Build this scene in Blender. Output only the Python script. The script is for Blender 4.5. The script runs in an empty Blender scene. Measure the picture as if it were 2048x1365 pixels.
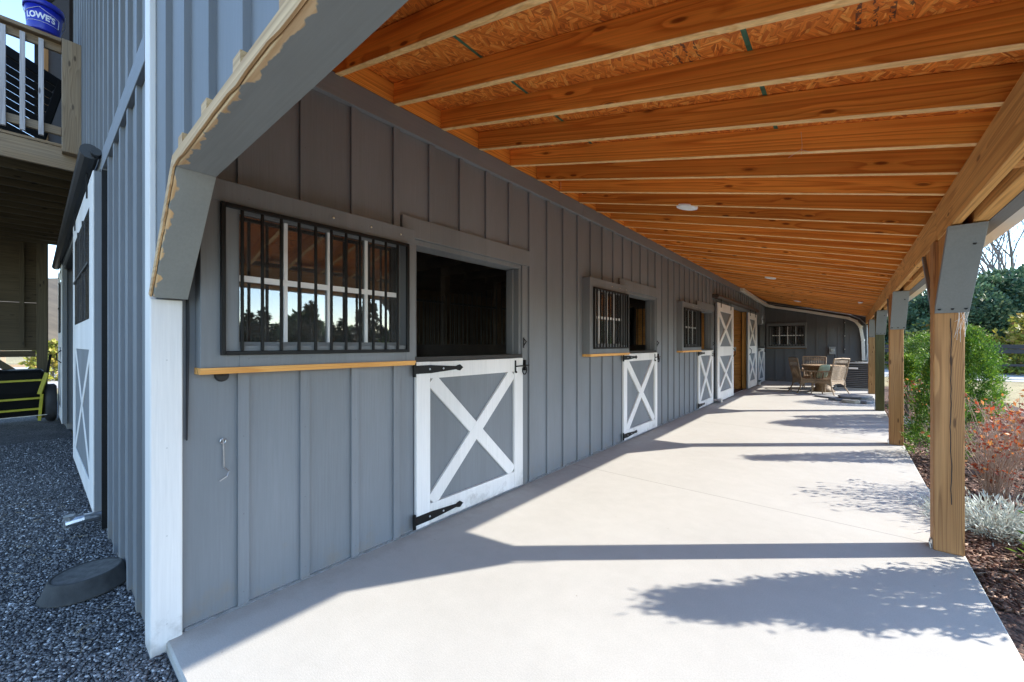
import bpy, math, random
import numpy as np
from mathutils import Vector, Matrix

R = math.radians
rnd = random.Random(7)
S = bpy.context.scene
COL = S.collection

# ------------------------------------------------------------------ camera, sky, sun, exposure
cam_d = bpy.data.cameras.new("camera")
cam_d.sensor_width = 36.0
cam_d.lens = 36.0 * 802.0 / 2048.0
cam_d.shift_y = 7.5 / 2048.0
cam_d.clip_start = 0.02
cam_d.clip_end = 3000.0
cam = bpy.data.objects.new("camera", cam_d)
COL.objects.link(cam)
CAM = Vector((2.403, -0.358, 1.35))
cam.location = CAM
cam.rotation_euler = (R(90), 0, R(39.96))
S.camera = cam

SUN_VEC = Vector((1.397, 1.21, 1.0)).normalized()
SUN_EL = math.asin(SUN_VEC.z)
SUN_AZ = math.atan2(SUN_VEC.x, SUN_VEC.y)
world = bpy.data.worlds.new("World")
S.world = world
world.use_nodes = True
wn = world.node_tree
bg = wn.nodes["Background"]
sky = wn.nodes.new("ShaderNodeTexSky")
sky.sky_type = 'NISHITA'
sky.sun_disc = False
sky.sun_elevation = SUN_EL
sky.sun_rotation = SUN_AZ
sky.air_density = 1.0
sky.dust_density = 0.15
sky.ozone_density = 2.5
wn.links.new(sky.outputs[0], bg.inputs[0])
bg.inputs[1].default_value = 0.15
sun_d = bpy.data.lights.new("sun", 'SUN')
sun_d.energy = 2.85
sun_d.angle = R(0.5)
sun_d.color = (1.0, 0.93, 0.82)
sun = bpy.data.objects.new("sun", sun_d)
sun.rotation_euler = (-SUN_VEC).to_track_quat('-Z', 'Y').to_euler()
sun.location = (20, 20, 20)
COL.objects.link(sun)
S.view_settings.view_transform = 'Standard'
S.view_settings.look = 'None'
S.view_settings.gamma = 1.0
S.view_settings.exposure = 2.03
S.render.engine = 'CYCLES'
S.cycles.max_bounces = 10
S.cycles.diffuse_bounces = 6
S.cycles.glossy_bounces = 4
S.cycles.transparent_max_bounces = 8
S.cycles.use_denoising = True
S.cycles.sample_clamp_indirect = 6.0


# ------------------------------------------------------------------ mesh helpers
class MB:
    """collects shapes and links them as ONE mesh object"""
    def __init__(self, f=None):
        self.v = []; self.f = []; self.fn = f

    def _p(self, p):
        return tuple(self.fn(*p)) if self.fn else tuple(p)

    def add(self, vs, fs):
        b = len(self.v)
        self.v += [self._p(p) for p in vs]
        self.f += [tuple(b + i for i in q) for q in fs]

    def box(self, x0, x1, y0, y1, z0, z1):
        if x0 > x1: x0, x1 = x1, x0
        if y0 > y1: y0, y1 = y1, y0
        if z0 > z1: z0, z1 = z1, z0
        self.add([(x0, y0, z0), (x1, y0, z0), (x1, y1, z0), (x0, y1, z0), (x0, y0, z1), (x1, y0, z1), (x1, y1, z1), (x0, y1, z1)],
                 [(0, 3, 2, 1), (4, 5, 6, 7), (0, 1, 5, 4), (1, 2, 6, 5), (2, 3, 7, 6), (3, 0, 4, 7)])
        return self

    def prism(self, poly, a, b, axis='y'):
        """poly in the plane of the other two axes, extruded a..b along axis"""
        n = len(poly)
        def mk(p, t):
            return {'y': (p[0], t, p[1]), 'x': (t, p[0], p[1]), 'z': (p[0], p[1], t)}[axis]
        self.add([mk(p, a) for p in poly] + [mk(p, b) for p in poly],
                 [tuple(range(n)), tuple(range(2 * n - 1, n - 1, -1))] + [(i, (i + 1) % n, n + (i + 1) % n, n + i) for i in range(n)])
        return self

    def bar(self, p, q, w, h, up=(0, 0, 1)):
        p = Vector(p); q = Vector(q); d = (q - p).normalized(); up = Vector(up)
        if abs(d.dot(up)) > 0.98: up = Vector((1, 0, 0))
        s = d.cross(up).normalized() * (w / 2); u = s.cross(d).normalized() * (h / 2)
        vs = [c + a * s + b * u for c in (p, q) for a, b in ((-1, -1), (1, -1), (1, 1), (-1, 1))]
        self.add(vs, [(0, 1, 2, 3), (7, 6, 5, 4), (0, 4, 5, 1), (1, 5, 6, 2), (2, 6, 7, 3), (3, 7, 4, 0)])
        return self

    def tube(self, pts, r, n=8, closed=False):
        pts = [Vector(p) for p in pts]
        rs = r if isinstance(r, (list, tuple)) else [r] * len(pts)
        vs = []; prev = None
        for i, p in enumerate(pts):
            d = (pts[min(i + 1, len(pts) - 1)] - pts[max(i - 1, 0)])
            if d.length < 1e-9: d = Vector((0, 0, 1))
            d.normalize()
            a = prev if prev is not None else (Vector((1, 0, 0)) if abs(d.x) < 0.8 else Vector((0, 1, 0)))
            s = (a - d * a.dot(d)).normalized(); t = d.cross(s); prev = s
            for k in range(n):
                th = 2 * math.pi * k / n
                vs.append(p + (s * math.cos(th) + t * math.sin(th)) * rs[i])
        fs = []
        for i in range(len(pts) - 1):
            for k in range(n):
                fs.append((i * n + k, i * n + (k + 1) % n, (i + 1) * n + (k + 1) % n, (i + 1) * n + k))
        fs.append(tuple(range(n - 1, -1, -1))); fs.append(tuple((len(pts) - 1) * n + k for k in range(n)))
        self.add(vs, fs)
        return self

    def lathe(self, prof, c=(0, 0, 0), n=32, cap=True, M=None):
        vs = []; fs = []; m = len(prof)
        for r_, z in prof:
            for k in range(n):
                th = 2 * math.pi * k / n
                p = Vector((r_ * math.cos(th), r_ * math.sin(th), z))
                if M is not None: p = M @ p
                vs.append(p + Vector(c))
        for i in range(m - 1):
            for k in range(n):
                fs.append((i * n + k, i * n + (k + 1) % n, (i + 1) * n + (k + 1) % n, (i + 1) * n + k))
        if cap:
            fs.append(tuple(range(n - 1, -1, -1))); fs.append(tuple((m - 1) * n + k for k in range(n)))
        self.add(vs, fs)
        return self

    def build(self, name, mat, parent=None, bevel=0.0, smooth=False, loc=None):
        me = bpy.data.meshes.new(name)
        me.from_pydata([tuple(p) for p in self.v], [], self.f)
        me.materials.append(mat)
        import bmesh
        bm = bmesh.new(); bm.from_mesh(me)
        bmesh.ops.recalc_face_normals(bm, faces=bm.faces)
        bm.to_mesh(me); bm.free()
        if smooth:
            me.shade_smooth()
        o = bpy.data.objects.new(name, me)
        COL.objects.link(o)
        if parent: o.parent = parent
        if loc is not None: o.location = loc
        if bevel > 0:
            b = o.modifiers.new("bevel", 'BEVEL'); b.width = bevel; b.segments = 1; b.limit_method = 'ANGLE'; b.angle_limit = R(50)
        return o


def raw_mesh(name, V, F, mat, parent=None, tone=None):
    """V (n,3) array; F (m,k) array of same sized faces"""
    me = bpy.data.meshes.new(name)
    V = np.asarray(V, dtype=np.float32); F = np.asarray(F, dtype=np.int32)
    m, k = F.shape
    me.vertices.add(len(V)); me.vertices.foreach_set("co", V.ravel())
    me.loops.add(m * k); me.loops.foreach_set("vertex_index", F.ravel())
    me.polygons.add(m)
    me.polygons.foreach_set("loop_start", np.arange(0, m * k, k, dtype=np.int32))
    me.polygons.foreach_set("loop_total", np.full(m, k, dtype=np.int32))
    me.update(calc_edges=True)
    if tone is not None:
        a = me.attributes.new("tone", 'FLOAT', 'FACE')
        a.data.foreach_set("value", np.asarray(tone, dtype=np.float32))
    me.materials.append(mat)
    o = bpy.data.objects.new(name, me)
    COL.objects.link(o)
    if parent: o.parent = parent
    return o


def tag(o, label=None, cat=None, group=None, kind=None):
    if label: o['label'] = label
    if cat: o['category'] = cat
    if group: o['group'] = group
    if kind: o['kind'] = kind
    return o


def empty(name, loc=(0, 0, 0), rz=0.0):
    o = bpy.data.objects.new(name, None)
    o.empty_display_size = 0.2
    o.location = loc; o.rotation_euler = (0, 0, rz)
    COL.objects.link(o)
    return o


def kids(o):
    return [c for c in bpy.data.objects if c.parent == o]


def copy_tree(o, parent=None):
    c = o.copy(); COL.objects.link(c)
    if parent: c.parent = parent
    for ch in kids(o):
        copy_tree(ch, c)
    return c


# ------------------------------------------------------------------ materials
def new_mat(name):
    m = bpy.data.materials.new(name); m.use_nodes = True
    nt = m.node_tree
    return m, nt, nt.nodes["Principled BSDF"]


def N(nt, t, **kw):
    n = nt.nodes.new(t)
    for k, v in kw.items():
        if k.startswith("i_"):
            key = k[2:]
            key = int(key) if key.isdigit() else key.replace("_", " ")
            n.inputs[key].default_value = v
        else:
            setattr(n, k, v)
    return n


def L(nt, a, b): nt.links.new(a, b)


def ramp(nt, fac, stops, interp='LINEAR'):
    r = nt.nodes.new("ShaderNodeValToRGB"); r.color_ramp.interpolation = interp
    e = r.color_ramp.elements
    while len(e) < len(stops): e.new(0.5)
    for i, (p, c) in enumerate(stops):
        e[i].position = p; e[i].color = (*c, 1) if len(c) == 3 else c
    L(nt, fac, r.inputs[0])
    return r.outputs[0]


def mix(nt, fac, a, b, mode='MIX'):
    m = nt.nodes.new("ShaderNodeMix"); m.data_type = 'RGBA'; m.blend_type = mode
    for sock, val in ((m.inputs[0], fac), (m.inputs[6], a), (m.inputs[7], b)):
        if hasattr(val, 'is_linked') or isinstance(val, bpy.types.NodeSocket): L(nt, val, sock)
        else: sock.default_value = val if not isinstance(val, tuple) else ((*val, 1) if len(val) == 3 else val)
    return m.outputs[2]


def math_(nt, op, a, b=0.0, c=None):
    m = nt.nodes.new("ShaderNodeMath"); m.operation = op
    for i, v in enumerate((a, b, c)):
        if v is None: continue
        if isinstance(v, bpy.types.NodeSocket): L(nt, v, m.inputs[i])
        else: m.inputs[i].default_value = v
    return m.outputs[0]


def coords(nt, scale=(1, 1, 1), jitter=True, rot=(0, 0, 0)):
    tc = nt.nodes.new("ShaderNodeTexCoord")
    out = tc.outputs['Object']
    if jitter:
        oi = nt.nodes.new("ShaderNodeObjectInfo")
        j = math_(nt, 'MULTIPLY', oi.outputs['Random'], 37.0)
        va = nt.nodes.new("ShaderNodeVectorMath"); va.operation = 'ADD'
        L(nt, out, va.inputs[0]); L(nt, j, va.inputs[1]); out = va.outputs[0]
    mp = nt.nodes.new("ShaderNodeMapping")
    mp.inputs['Scale'].default_value = scale; mp.inputs['Rotation'].default_value = rot
    L(nt, out, mp.inputs[0])
    return mp.outputs[0]


def noise(nt, vec, scale, detail=3, rough=0.55, dist=0.0):
    n = N(nt, "ShaderNodeTexNoise", i_Scale=scale, i_Detail=detail, i_Roughness=rough, i_Distortion=dist)
    L(nt, vec, n.inputs['Vector'])
    return n.outputs[0]


def voronoi(nt, vec, scale, feature='F1', out='Distance', rand=1.0):
    n = N(nt, "ShaderNodeTexVoronoi", feature=feature, i_Scale=scale, i_Randomness=rand)
    L(nt, vec, n.inputs['Vector'])
    return n.outputs[out]


def bump(nt, bs, h, strength=0.3, dist=0.01):
    b = N(nt, "ShaderNodeBump", i_Strength=strength, i_Distance=dist)
    L(nt, h, b.inputs['Height']); L(nt, b.outputs[0], bs.inputs['Normal'])
    return b


def simple(name, col, rough=0.6, metal=0.0, spec=0.5, var=0.12, nscale=6.0, bscale=0, bstr=0.2):
    m, nt, bs = new_mat(name)
    v = coords(nt)
    n = noise(nt, v, nscale, 4)
    f = ramp(nt, n, [(0.25, (1 - var,) * 3), (0.75, (1 + var * 0.5,) * 3)])
    c = mix(nt, 1.0, (*col, 1), f, 'MULTIPLY')
    L(nt, c, bs.inputs['Base Color'])
    bs.inputs['Roughness'].default_value = rough
    bs.inputs['Metallic'].default_value = metal
    bs.inputs['Specular IOR Level'].default_value = spec
    if bscale:
        bump(nt, bs, noise(nt, v, bscale, 4), bstr, 0.004)
    return m


def wood(name, axis, light, dark, ring=26.0, rough=0.65, knots=True, weather=0.0, wcol=(0.3, 0.29, 0.27), obj_var=0.18, tilt=0.0):
    """sawn timber with the grain running along axis"""
    m, nt, bs = new_mat(name)
    def sc(al, ac):
        return {'x': (al, ac, ac), 'y': (ac, al, ac), 'z': (ac, ac, al)}[axis]
    base = coords(nt, (1, 1, 1), rot=(0, tilt, 0))
    def mp(s):
        q = nt.nodes.new("ShaderNodeMapping"); q.inputs['Scale'].default_value = s; L(nt, base, q.inputs[0]); return q.outputs[0]
    low = noise(nt, mp(sc(0.20, 6.0)), 1.0, 2, 0.45)
    # knots swirl the rings
    sb = nt.nodes.new("ShaderNodeSeparateXYZ"); L(nt, base, sb.inputs[0])
    ax = {'x': (0, 1, 2), 'y': (1, 0, 2), 'z': (2, 0, 1)}[axis]
    cb = nt.nodes.new("ShaderNodeCombineXYZ")
    L(nt, math_(nt, 'MULTIPLY', sb.outputs[ax[0]], 1.5), cb.inputs[0])
    L(nt, math_(nt, 'MULTIPLY', math_(nt, 'ADD', sb.outputs[ax[1]], math_(nt, 'MULTIPLY', sb.outputs[ax[2]], 0.8)), 6.5), cb.inputs[1])
    kvn = N(nt, "ShaderNodeTexVoronoi", voronoi_dimensions='2D', i_Scale=1.0); L(nt, cb.outputs[0], kvn.inputs['Vector'])
    kv = kvn.outputs['Distance']
    kn = ramp(nt, kv, [(0.0, (1, 1, 1)), (0.10, (0.3, 0.3, 0.3)), (0.24, (0, 0, 0))])
    rings = math_(nt, 'ADD', math_(nt, 'MULTIPLY', low, ring), math_(nt, 'MULTIPLY', kn, 1.3) if knots else 0.0)
    fr = math_(nt, 'FRACT', rings)
    g = ramp(nt, fr, [(0.0, (0.0, 0, 0)), (0.55, (0.35, 0.35, 0.35)), (0.86, (1, 1, 1)), (1.0, (0.0, 0, 0))])
    streak = noise(nt, mp(sc(1.6, 110.0)), 1.0, 3, 0.6)
    st = ramp(nt, streak, [(0.3, (0.78,) * 3), (0.7, (1.08,) * 3)])
    c = mix(nt, math_(nt, 'MULTIPLY', g, 0.75), light, dark)
    c = mix(nt, 1.0, c, st, 'MULTIPLY')
    blot = noise(nt, mp(sc(0.9, 3.0)), 1.0, 3)
    c = mix(nt, 1.0, c, ramp(nt, blot, [(0.3, (0.84, 0.80, 0.76)), (0.65, (1.06, 1.06, 1.06))]), 'MULTIPLY')
    if knots:
        kd = ramp(nt, kv, [(0.0, (1, 1, 1)), (0.035, (0.9, 0.9, 0.9)), (0.06, (0, 0, 0))])
        c = mix(nt, math_(nt, 'MULTIPLY', kd, 0.85), c, (dark[0] * 0.28, dark[1] * 0.24, dark[2] * 0.25))
    if weather > 0:
        wn_ = noise(nt, mp(sc(1.2, 9.0)), 1.0, 4)
        c = mix(nt, math_(nt, 'MULTIPLY', ramp(nt, wn_, [(0.35, (0, 0, 0)), (0.7, (1, 1, 1))]), weather), c, wcol)
    oi = nt.nodes.new("ShaderNodeObjectInfo")
    ov = ramp(nt, oi.outputs['Random'], [(0.0, (1 - obj_var, 1 - obj_var * 1.15, 1 - obj_var * 1.3)), (1.0, (1 + obj_var * .5,) * 3)])
    c = mix(nt, 1.0, c, ov, 'MULTIPLY')
    L(nt, c, bs.inputs['Base Color'])
    bs.inputs['Roughness'].default_value = rough
    bs.inputs['Specular IOR Level'].default_value = 0.3
    h = math_(nt, 'ADD', math_(nt, 'MULTIPLY', streak, 0.7), math_(nt, 'MULTIPLY', g, -0.3))
    bump(nt, bs, h, 0.35, 0.003)
    return m


def painted(name, col, axis='z', rough=0.62, dirt=0.25, bare=None):
    """solid paint over sawn boards: brush streaks, faint grain, specks"""
    m, nt, bs = new_mat(name)
    def sc(al, ac):
        return {'x': (al, ac, ac), 'y': (ac, al, ac), 'z': (ac, ac, al)}[axis]
    gr = noise(nt, coords(nt, sc(3.0, 95.0), False), 1.0, 4, 0.65)
    big = noise(nt, coords(nt, sc(0.7, 1.6), False), 1.0, 4, 0.6)
    c = mix(nt, 1.0, (*col, 1), ramp(nt, gr, [(0.3, (0.93,) * 3), (0.7, (1.04,) * 3)]), 'MULTIPLY')
    c = mix(nt, 1.0, c, ramp(nt, big, [(0.3, (1 - dirt * 0.5, 1 - dirt * 0.52, 1 - dirt * 0.55)), (0.7, (1.03,) * 3)]), 'MULTIPLY')
    sp = voronoi(nt, coords(nt, (1, 1, 1), False), 17.0)
    spm = ramp(nt, sp, [(0.0, (1, 1, 1)), (0.035, (0.7, 0.7, 0.7)), (0.05, (0, 0, 0))])
    c = mix(nt, math_(nt, 'MULTIPLY', spm, 0.30 * dirt * 2), c, (0.32, 0.27, 0.2))
    # pale scuffs where things have rubbed against the boards
    sf = noise(nt, coords(nt, (1.0, 1.0, 2.2), False), 7.5, 5, 0.8, 1.5)
    c = mix(nt, math_(nt, 'MULTIPLY', ramp(nt, sf, [(0.70, (0, 0, 0)), (0.76, (1, 1, 1))]), 0.22), c, (min(col[0] * 2.1, .8), min(col[1] * 2.05, .8), min(col[2] * 1.95, .8)))
    if bare:
        tc = nt.nodes.new("ShaderNodeTexCoord"); sx = nt.nodes.new("ShaderNodeSeparateXYZ"); L(nt, tc.outputs['Object'], sx.inputs[0])
        nn = noise(nt, coords(nt, (1, 1, 1), False), 11.0, 3, 0.5, 0.3)
        edge = math_(nt, 'ADD', sx.outputs['Y'], math_(nt, 'ADD', 0.012, math_(nt, 'MULTIPLY', math_(nt, 'SUBTRACT', nn, 0.5), 0.095)))
        msk = ramp(nt, edge, [(0.0, (1, 1, 1)), (0.002, (0, 0, 0))])
        bw = noise(nt, coords(nt, (4, 60, 4), False), 1.0, 3)
        c = mix(nt, msk, c, ramp(nt, bw, [(0.3, (0.55, 0.33, 0.15)), (0.7, (0.78, 0.58, 0.34))]))
    if axis == 'z':
        tz = nt.nodes.new("ShaderNodeTexCoord"); szz = nt.nodes.new("ShaderNodeSeparateXYZ"); L(nt, tz.outputs['Object'], szz.inputs[0])
        dn = noise(nt, coords(nt, (1, 1, 1), False), 6.0, 5, 0.7)
        hh = math_(nt, 'ADD', szz.outputs['Z'], math_(nt, 'MULTIPLY', math_(nt, 'SUBTRACT', 0.62, dn), 1.1))
        c = mix(nt, math_(nt, 'MULTIPLY', ramp(nt, hh, [(0.0, (1, 1, 1)), (0.22, (0, 0, 0))]), 0.45), c, (0.24, 0.20, 0.155))
        nz = math_(nt, 'ABSOLUTE', math_(nt, 'SUBTRACT', math_(nt, 'FRACT', math_(nt, 'ADD', math_(nt, 'DIVIDE', szz.outputs['Z'], 0.40), 0.3)), 0.5))
        yw = szz.outputs['Y']; sxx_ = szz.outputs['X']
        ny = math_(nt, 'ABSOLUTE', math_(nt, 'SUBTRACT', math_(nt, 'FRACT', math_(nt, 'ADD', math_(nt, 'DIVIDE', math_(nt, 'SUBTRACT', yw, 0.337), 0.305), 0.5)), 0.5))
        bd = math_(nt, 'FLOOR', math_(nt, 'ADD', math_(nt, 'DIVIDE', math_(nt, 'SUBTRACT', yw, 0.337), 0.305), math_(nt, 'DIVIDE', sxx_, 0.305)))
        wnn = nt.nodes.new("ShaderNodeTexWhiteNoise"); wnn.noise_dimensions = '1D'; L(nt, bd, wnn.inputs['W'])
        c = mix(nt, 1.0, c, ramp(nt, wnn.outputs['Value'], [(0.0, (0.93, 0.93, 0.925)), (1.0, (1.05, 1.05, 1.055))]), 'MULTIPLY')
        nail = math_(nt, 'MULTIPLY', math_(nt, 'LESS_THAN', nz, 0.007), math_(nt, 'LESS_THAN', ny, 0.009))
        c = mix(nt, math_(nt, 'MULTIPLY', nail, 0.5), c, (col[0] * .45, col[1] * .45, col[2] * .45))
    L(nt, c, bs.inputs['Base Color'])
    bs.inputs['Roughness'].default_value = rough
    bs.inputs['Specular IOR Level'].default_value = 0.35
    bump(nt, bs, math_(nt, 'ADD', gr, math_(nt, 'MULTIPLY', sp, 0.15)), 0.28, 0.003)
    return m


def leaf_mat(name, c1, c2, c3=None, trans=0.35, rough=0.55):
    m, nt, bs = new_mat(name)
    at = nt.nodes.new("ShaderNodeAttribute"); at.attribute_name = "tone"
    stops = [(0.0, c1), (1.0, c2)] if c3 is None else [(0.0, c1), (0.55, c2), (1.0, c3)]
    col = ramp(nt, at.outputs['Fac'], stops)
    v = coords(nt, (1, 1, 1))
    col = mix(nt, 1.0, col, ramp(nt, noise(nt, v, 1.4, 2), [(0.3, (0.75,) * 3), (0.7, (1.15,) * 3)]), 'MULTIPLY')
    L(nt, col, bs.inputs['Base Color'])
    bs.inputs['Roughness'].default_value = rough
    bs.inputs['Specular IOR Level'].default_value = 0.35
    tr = nt.nodes.new("ShaderNodeBsdfTranslucent"); L(nt, col, tr.inputs[0])
    ms = nt.nodes.new("ShaderNodeMixShader"); ms.inputs[0].default_value = trans
    L(nt, bs.outputs[0], ms.inputs[1]); L(nt, tr.outputs[0], ms.inputs[2])
    L(nt, ms.outputs[0], nt.nodes["Material Output"].inputs[0])
    return m


PINE_L, PINE_D = (0.97, 0.43, 0.075), (0.56, 0.155, 0.018)
M = {}
M['rafter'] = wood("pine_rafter", 'x', PINE_L, PINE_D, ring=15, obj_var=0.25, tilt=-math.atan(0.25))
M['rafter_underlit'] = wood('bounce_lit_rafter_underside', 'x', (0.95, 0.64, 0.29), (0.76, 0.42, 0.14), ring=12, obj_var=0.12, knots=False)  # bounced light put into the colour of the rafter undersides
M['beam'] = wood("pine_beam", 'y', (0.86, 0.48, 0.155), (0.52, 0.24, 0.06), ring=20, obj_var=0.08, weather=0.1, wcol=(0.36, 0.27, 0.16))
M['post'] = wood("treated_post", 'z', (0.58, 0.31, 0.125), (0.25, 0.11, 0.04), ring=38, weather=0.2, wcol=(0.42, 0.26, 0.14))
M['post_green'] = wood("green_treated_post", 'z', (0.13, 0.125, 0.05), (0.07, 0.065, 0.03), ring=26, obj_var=0.05)
M['brace'] = wood("pine_brace", 'z', (0.74, 0.38, 0.12), (0.46, 0.19, 0.05), ring=20)
M['under'] = wood('shade_dark_board', 'y', (0.125, 0.098, 0.055), (0.07, 0.052, 0.03), ring=20)  # timber colour darkened for the shade under the deck
M['under_up'] = wood('shade_dark_stud', 'z', (0.11, 0.088, 0.05), (0.06, 0.046, 0.027), ring=20)  # uprights likewise, with the under-deck shade in their colour
M['sill'] = wood("pine_sill", 'y', (0.92, 0.50, 0.16), (0.72, 0.32, 0.08), ring=20, obj_var=0.05)
M['deck'] = wood("deck_timber", 'y', (0.34, 0.25, 0.155), (0.21, 0.14, 0.085), ring=24, weather=0.4, wcol=(0.26, 0.24, 0.2))
M['deck_up'] = wood("deck_upright", 'z', (0.36, 0.27, 0.17), (0.22, 0.15, 0.09), ring=26, weather=0.3, wcol=(0.28, 0.26, 0.22))
M['baluster'] = wood("weathered_baluster", 'z', (0.55, 0.54, 0.56), (0.38, 0.36, 0.38), ring=20, knots=True, obj_var=0.06)
M['planks'] = wood("pine_planks", 'x', (0.85, 0.42, 0.13), (0.6, 0.23, 0.055), ring=18)
M['bare'] = wood("bare_wood_edge", 'x', (0.72, 0.50, 0.27), (0.52, 0.31, 0.14), ring=18, knots=False, obj_var=0.1)
M['inside'] = simple("stall_boards", (0.17, 0.125, 0.095), 0.8, var=0.35, nscale=3)
GREY = (0.208, 0.221, 0.237)
M['siding'] = painted("grey_siding", GREY)
M['grey_y'] = painted("grey_trim_along", GREY, 'y')
M['grey_x'] = painted("grey_trim_across", (0.21, 0.225, 0.245), 'x')
M['arch'] = painted("peeling_arch_paint", (0.27, 0.29, 0.285), 'x', bare=True, dirt=0.4)
M['cover'] = painted("brace_cover_paint", (0.25, 0.275, 0.285), 'z', dirt=0.35)
M['white'] = painted("white_trim", (0.83, 0.80, 0.77), 'z', rough=0.5, dirt=0.12)
M['white_y'] = painted("white_trim_along", (0.80, 0.81, 0.82), 'y', rough=0.5, dirt=0.12)
M['muntin'] = simple("white_vinyl", (0.82, 0.83, 0.84), 0.4, var=0.04)
M['alu'] = simple("white_gutter_metal", (0.80, 0.80, 0.79), 0.35, var=0.04)
M['black'] = simple("black_iron", (0.008, 0.008, 0.008), 0.5, spec=0.25, var=0.3, nscale=30, bscale=60, bstr=0.25)
M['bars'] = simple('stall_bar_steel', (0.10, 0.10, 0.10), 0.4, metal=.6, var=.2)
M['rubber'] = simple("dull_black_rubber", (0.03, 0.03, 0.032), 0.75, var=0.3)
M['plastic'] = simple("black_resin", (0.005, 0.005, 0.005), 0.6, spec=0.12, var=0.2)
M['dark_trim'] = simple("dark_brown_trim", (0.03, 0.026, 0.023), 0.6, var=0.3)
M['track'] = simple("brown_track_cover", (0.085, 0.062, 0.048), 0.5, var=0.3, nscale=4)
M['track_grey'] = simple("dark_track_cover", (0.035, 0.037, 0.042), 0.4, var=0.3, nscale=4)
M['galv'] = simple("galvanised_steel", (0.55, 0.57, 0.6), 0.28, metal=0.9, var=0.3, nscale=25)
M['nail'] = simple("bright_nail", (0.75, 0.68, 0.5), 0.3, metal=0.8)
M['diff'] = simple("light_diffuser", (0.86, 0.86, 0.84), 0.5, var=0.02)
M['cream'] = simple("cream_pipe", (0.74, 0.70, 0.62), 0.45, var=0.08)
M['conduit'] = simple("grey_conduit", (0.36, 0.37, 0.37), 0.35, metal=0.4, var=0.1)
M['meter'] = simple("meter_box_grey", (0.30, 0.31, 0.31), 0.45, var=0.1)
M['yellow'] = simple("yellow_paint", (0.40, 0.36, 0.012), 0.4, var=0.2, nscale=12)
M['roof'] = simple("dark_roof_metal", (0.05, 0.052, 0.056), 0.45, metal=0.3)
M['stone'] = simple("blue_grey_flagstone", (0.17, 0.18, 0.20), 0.8, var=0.35, nscale=5, bscale=18, bstr=0.4)
M['stone_pale'] = simple("pale_flagstone", (0.42, 0.38, 0.31), 0.8, var=0.25, nscale=5, bscale=18, bstr=0.4)
M['cushion'] = simple("green_cushion_cloth", (0.34, 0.40, 0.27), 0.85, var=0.1, bscale=120, bstr=0.2)
M['bucket'] = simple("blue_bucket_plastic", (0.012, 0.022, 0.36), 0.35, var=0.12, nscale=8)
M['bucket_white'] = simple("white_print", (0.75, 0.77, 0.82), 0.5, var=0.05)
M['ladder_brown'] = simple("brown_leaf_paint", (0.028, 0.021, 0.018), 0.8, spec=0.1, var=0.15)
M['green_mark'] = simple("green_edge_paint", (0.05, 0.17, 0.10), 0.6, var=0.5, nscale=30)
M['fence'] = simple("black_fence_paint", (0.02, 0.021, 0.026), 0.6, var=0.3)
M['road'] = simple("pale_gravel_road", (0.42, 0.40, 0.37), 0.9, var=0.15, nscale=1.5)
M['web'] = simple("cobweb", (0.75, 0.72, 0.66), 0.5)


def mat_wicker(name, c1, c2):
    m, nt, bs = new_mat(name)
    v = coords(nt, (1, 1, 1))
    w1 = N(nt, "ShaderNodeTexWave", wave_type='BANDS', bands_direction='Z', i_Scale=34.0); L(nt, v, w1.inputs[0])
    w2 = N(nt, "ShaderNodeTexWave", wave_type='BANDS', bands_direction='DIAGONAL', i_Scale=22.0); L(nt, v, w2.inputs[0])
    f = math_(nt, 'MULTIPLY', w1.outputs[1], w2.outputs[1])
    n = noise(nt, v, 30.0, 3)
    c = mix(nt, f, c2, c1)
    c = mix(nt, 1.0, c, ramp(nt, n, [(0.3, (0.7,) * 3), (0.7, (1.15,) * 3)]), 'MULTIPLY')
    L(nt, c, bs.inputs['Base Color']); bs.inputs['Roughness'].default_value = 0.55
    bump(nt, bs, f, 0.6, 0.006)
    return m


M['wicker'] = mat_wicker("brown_wicker", (0.40, 0.27, 0.14), (0.17, 0.10, 0.05))
M['wicker_pale'] = mat_wicker("pale_wicker", (0.60, 0.48, 0.34), (0.30, 0.19, 0.11))


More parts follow.
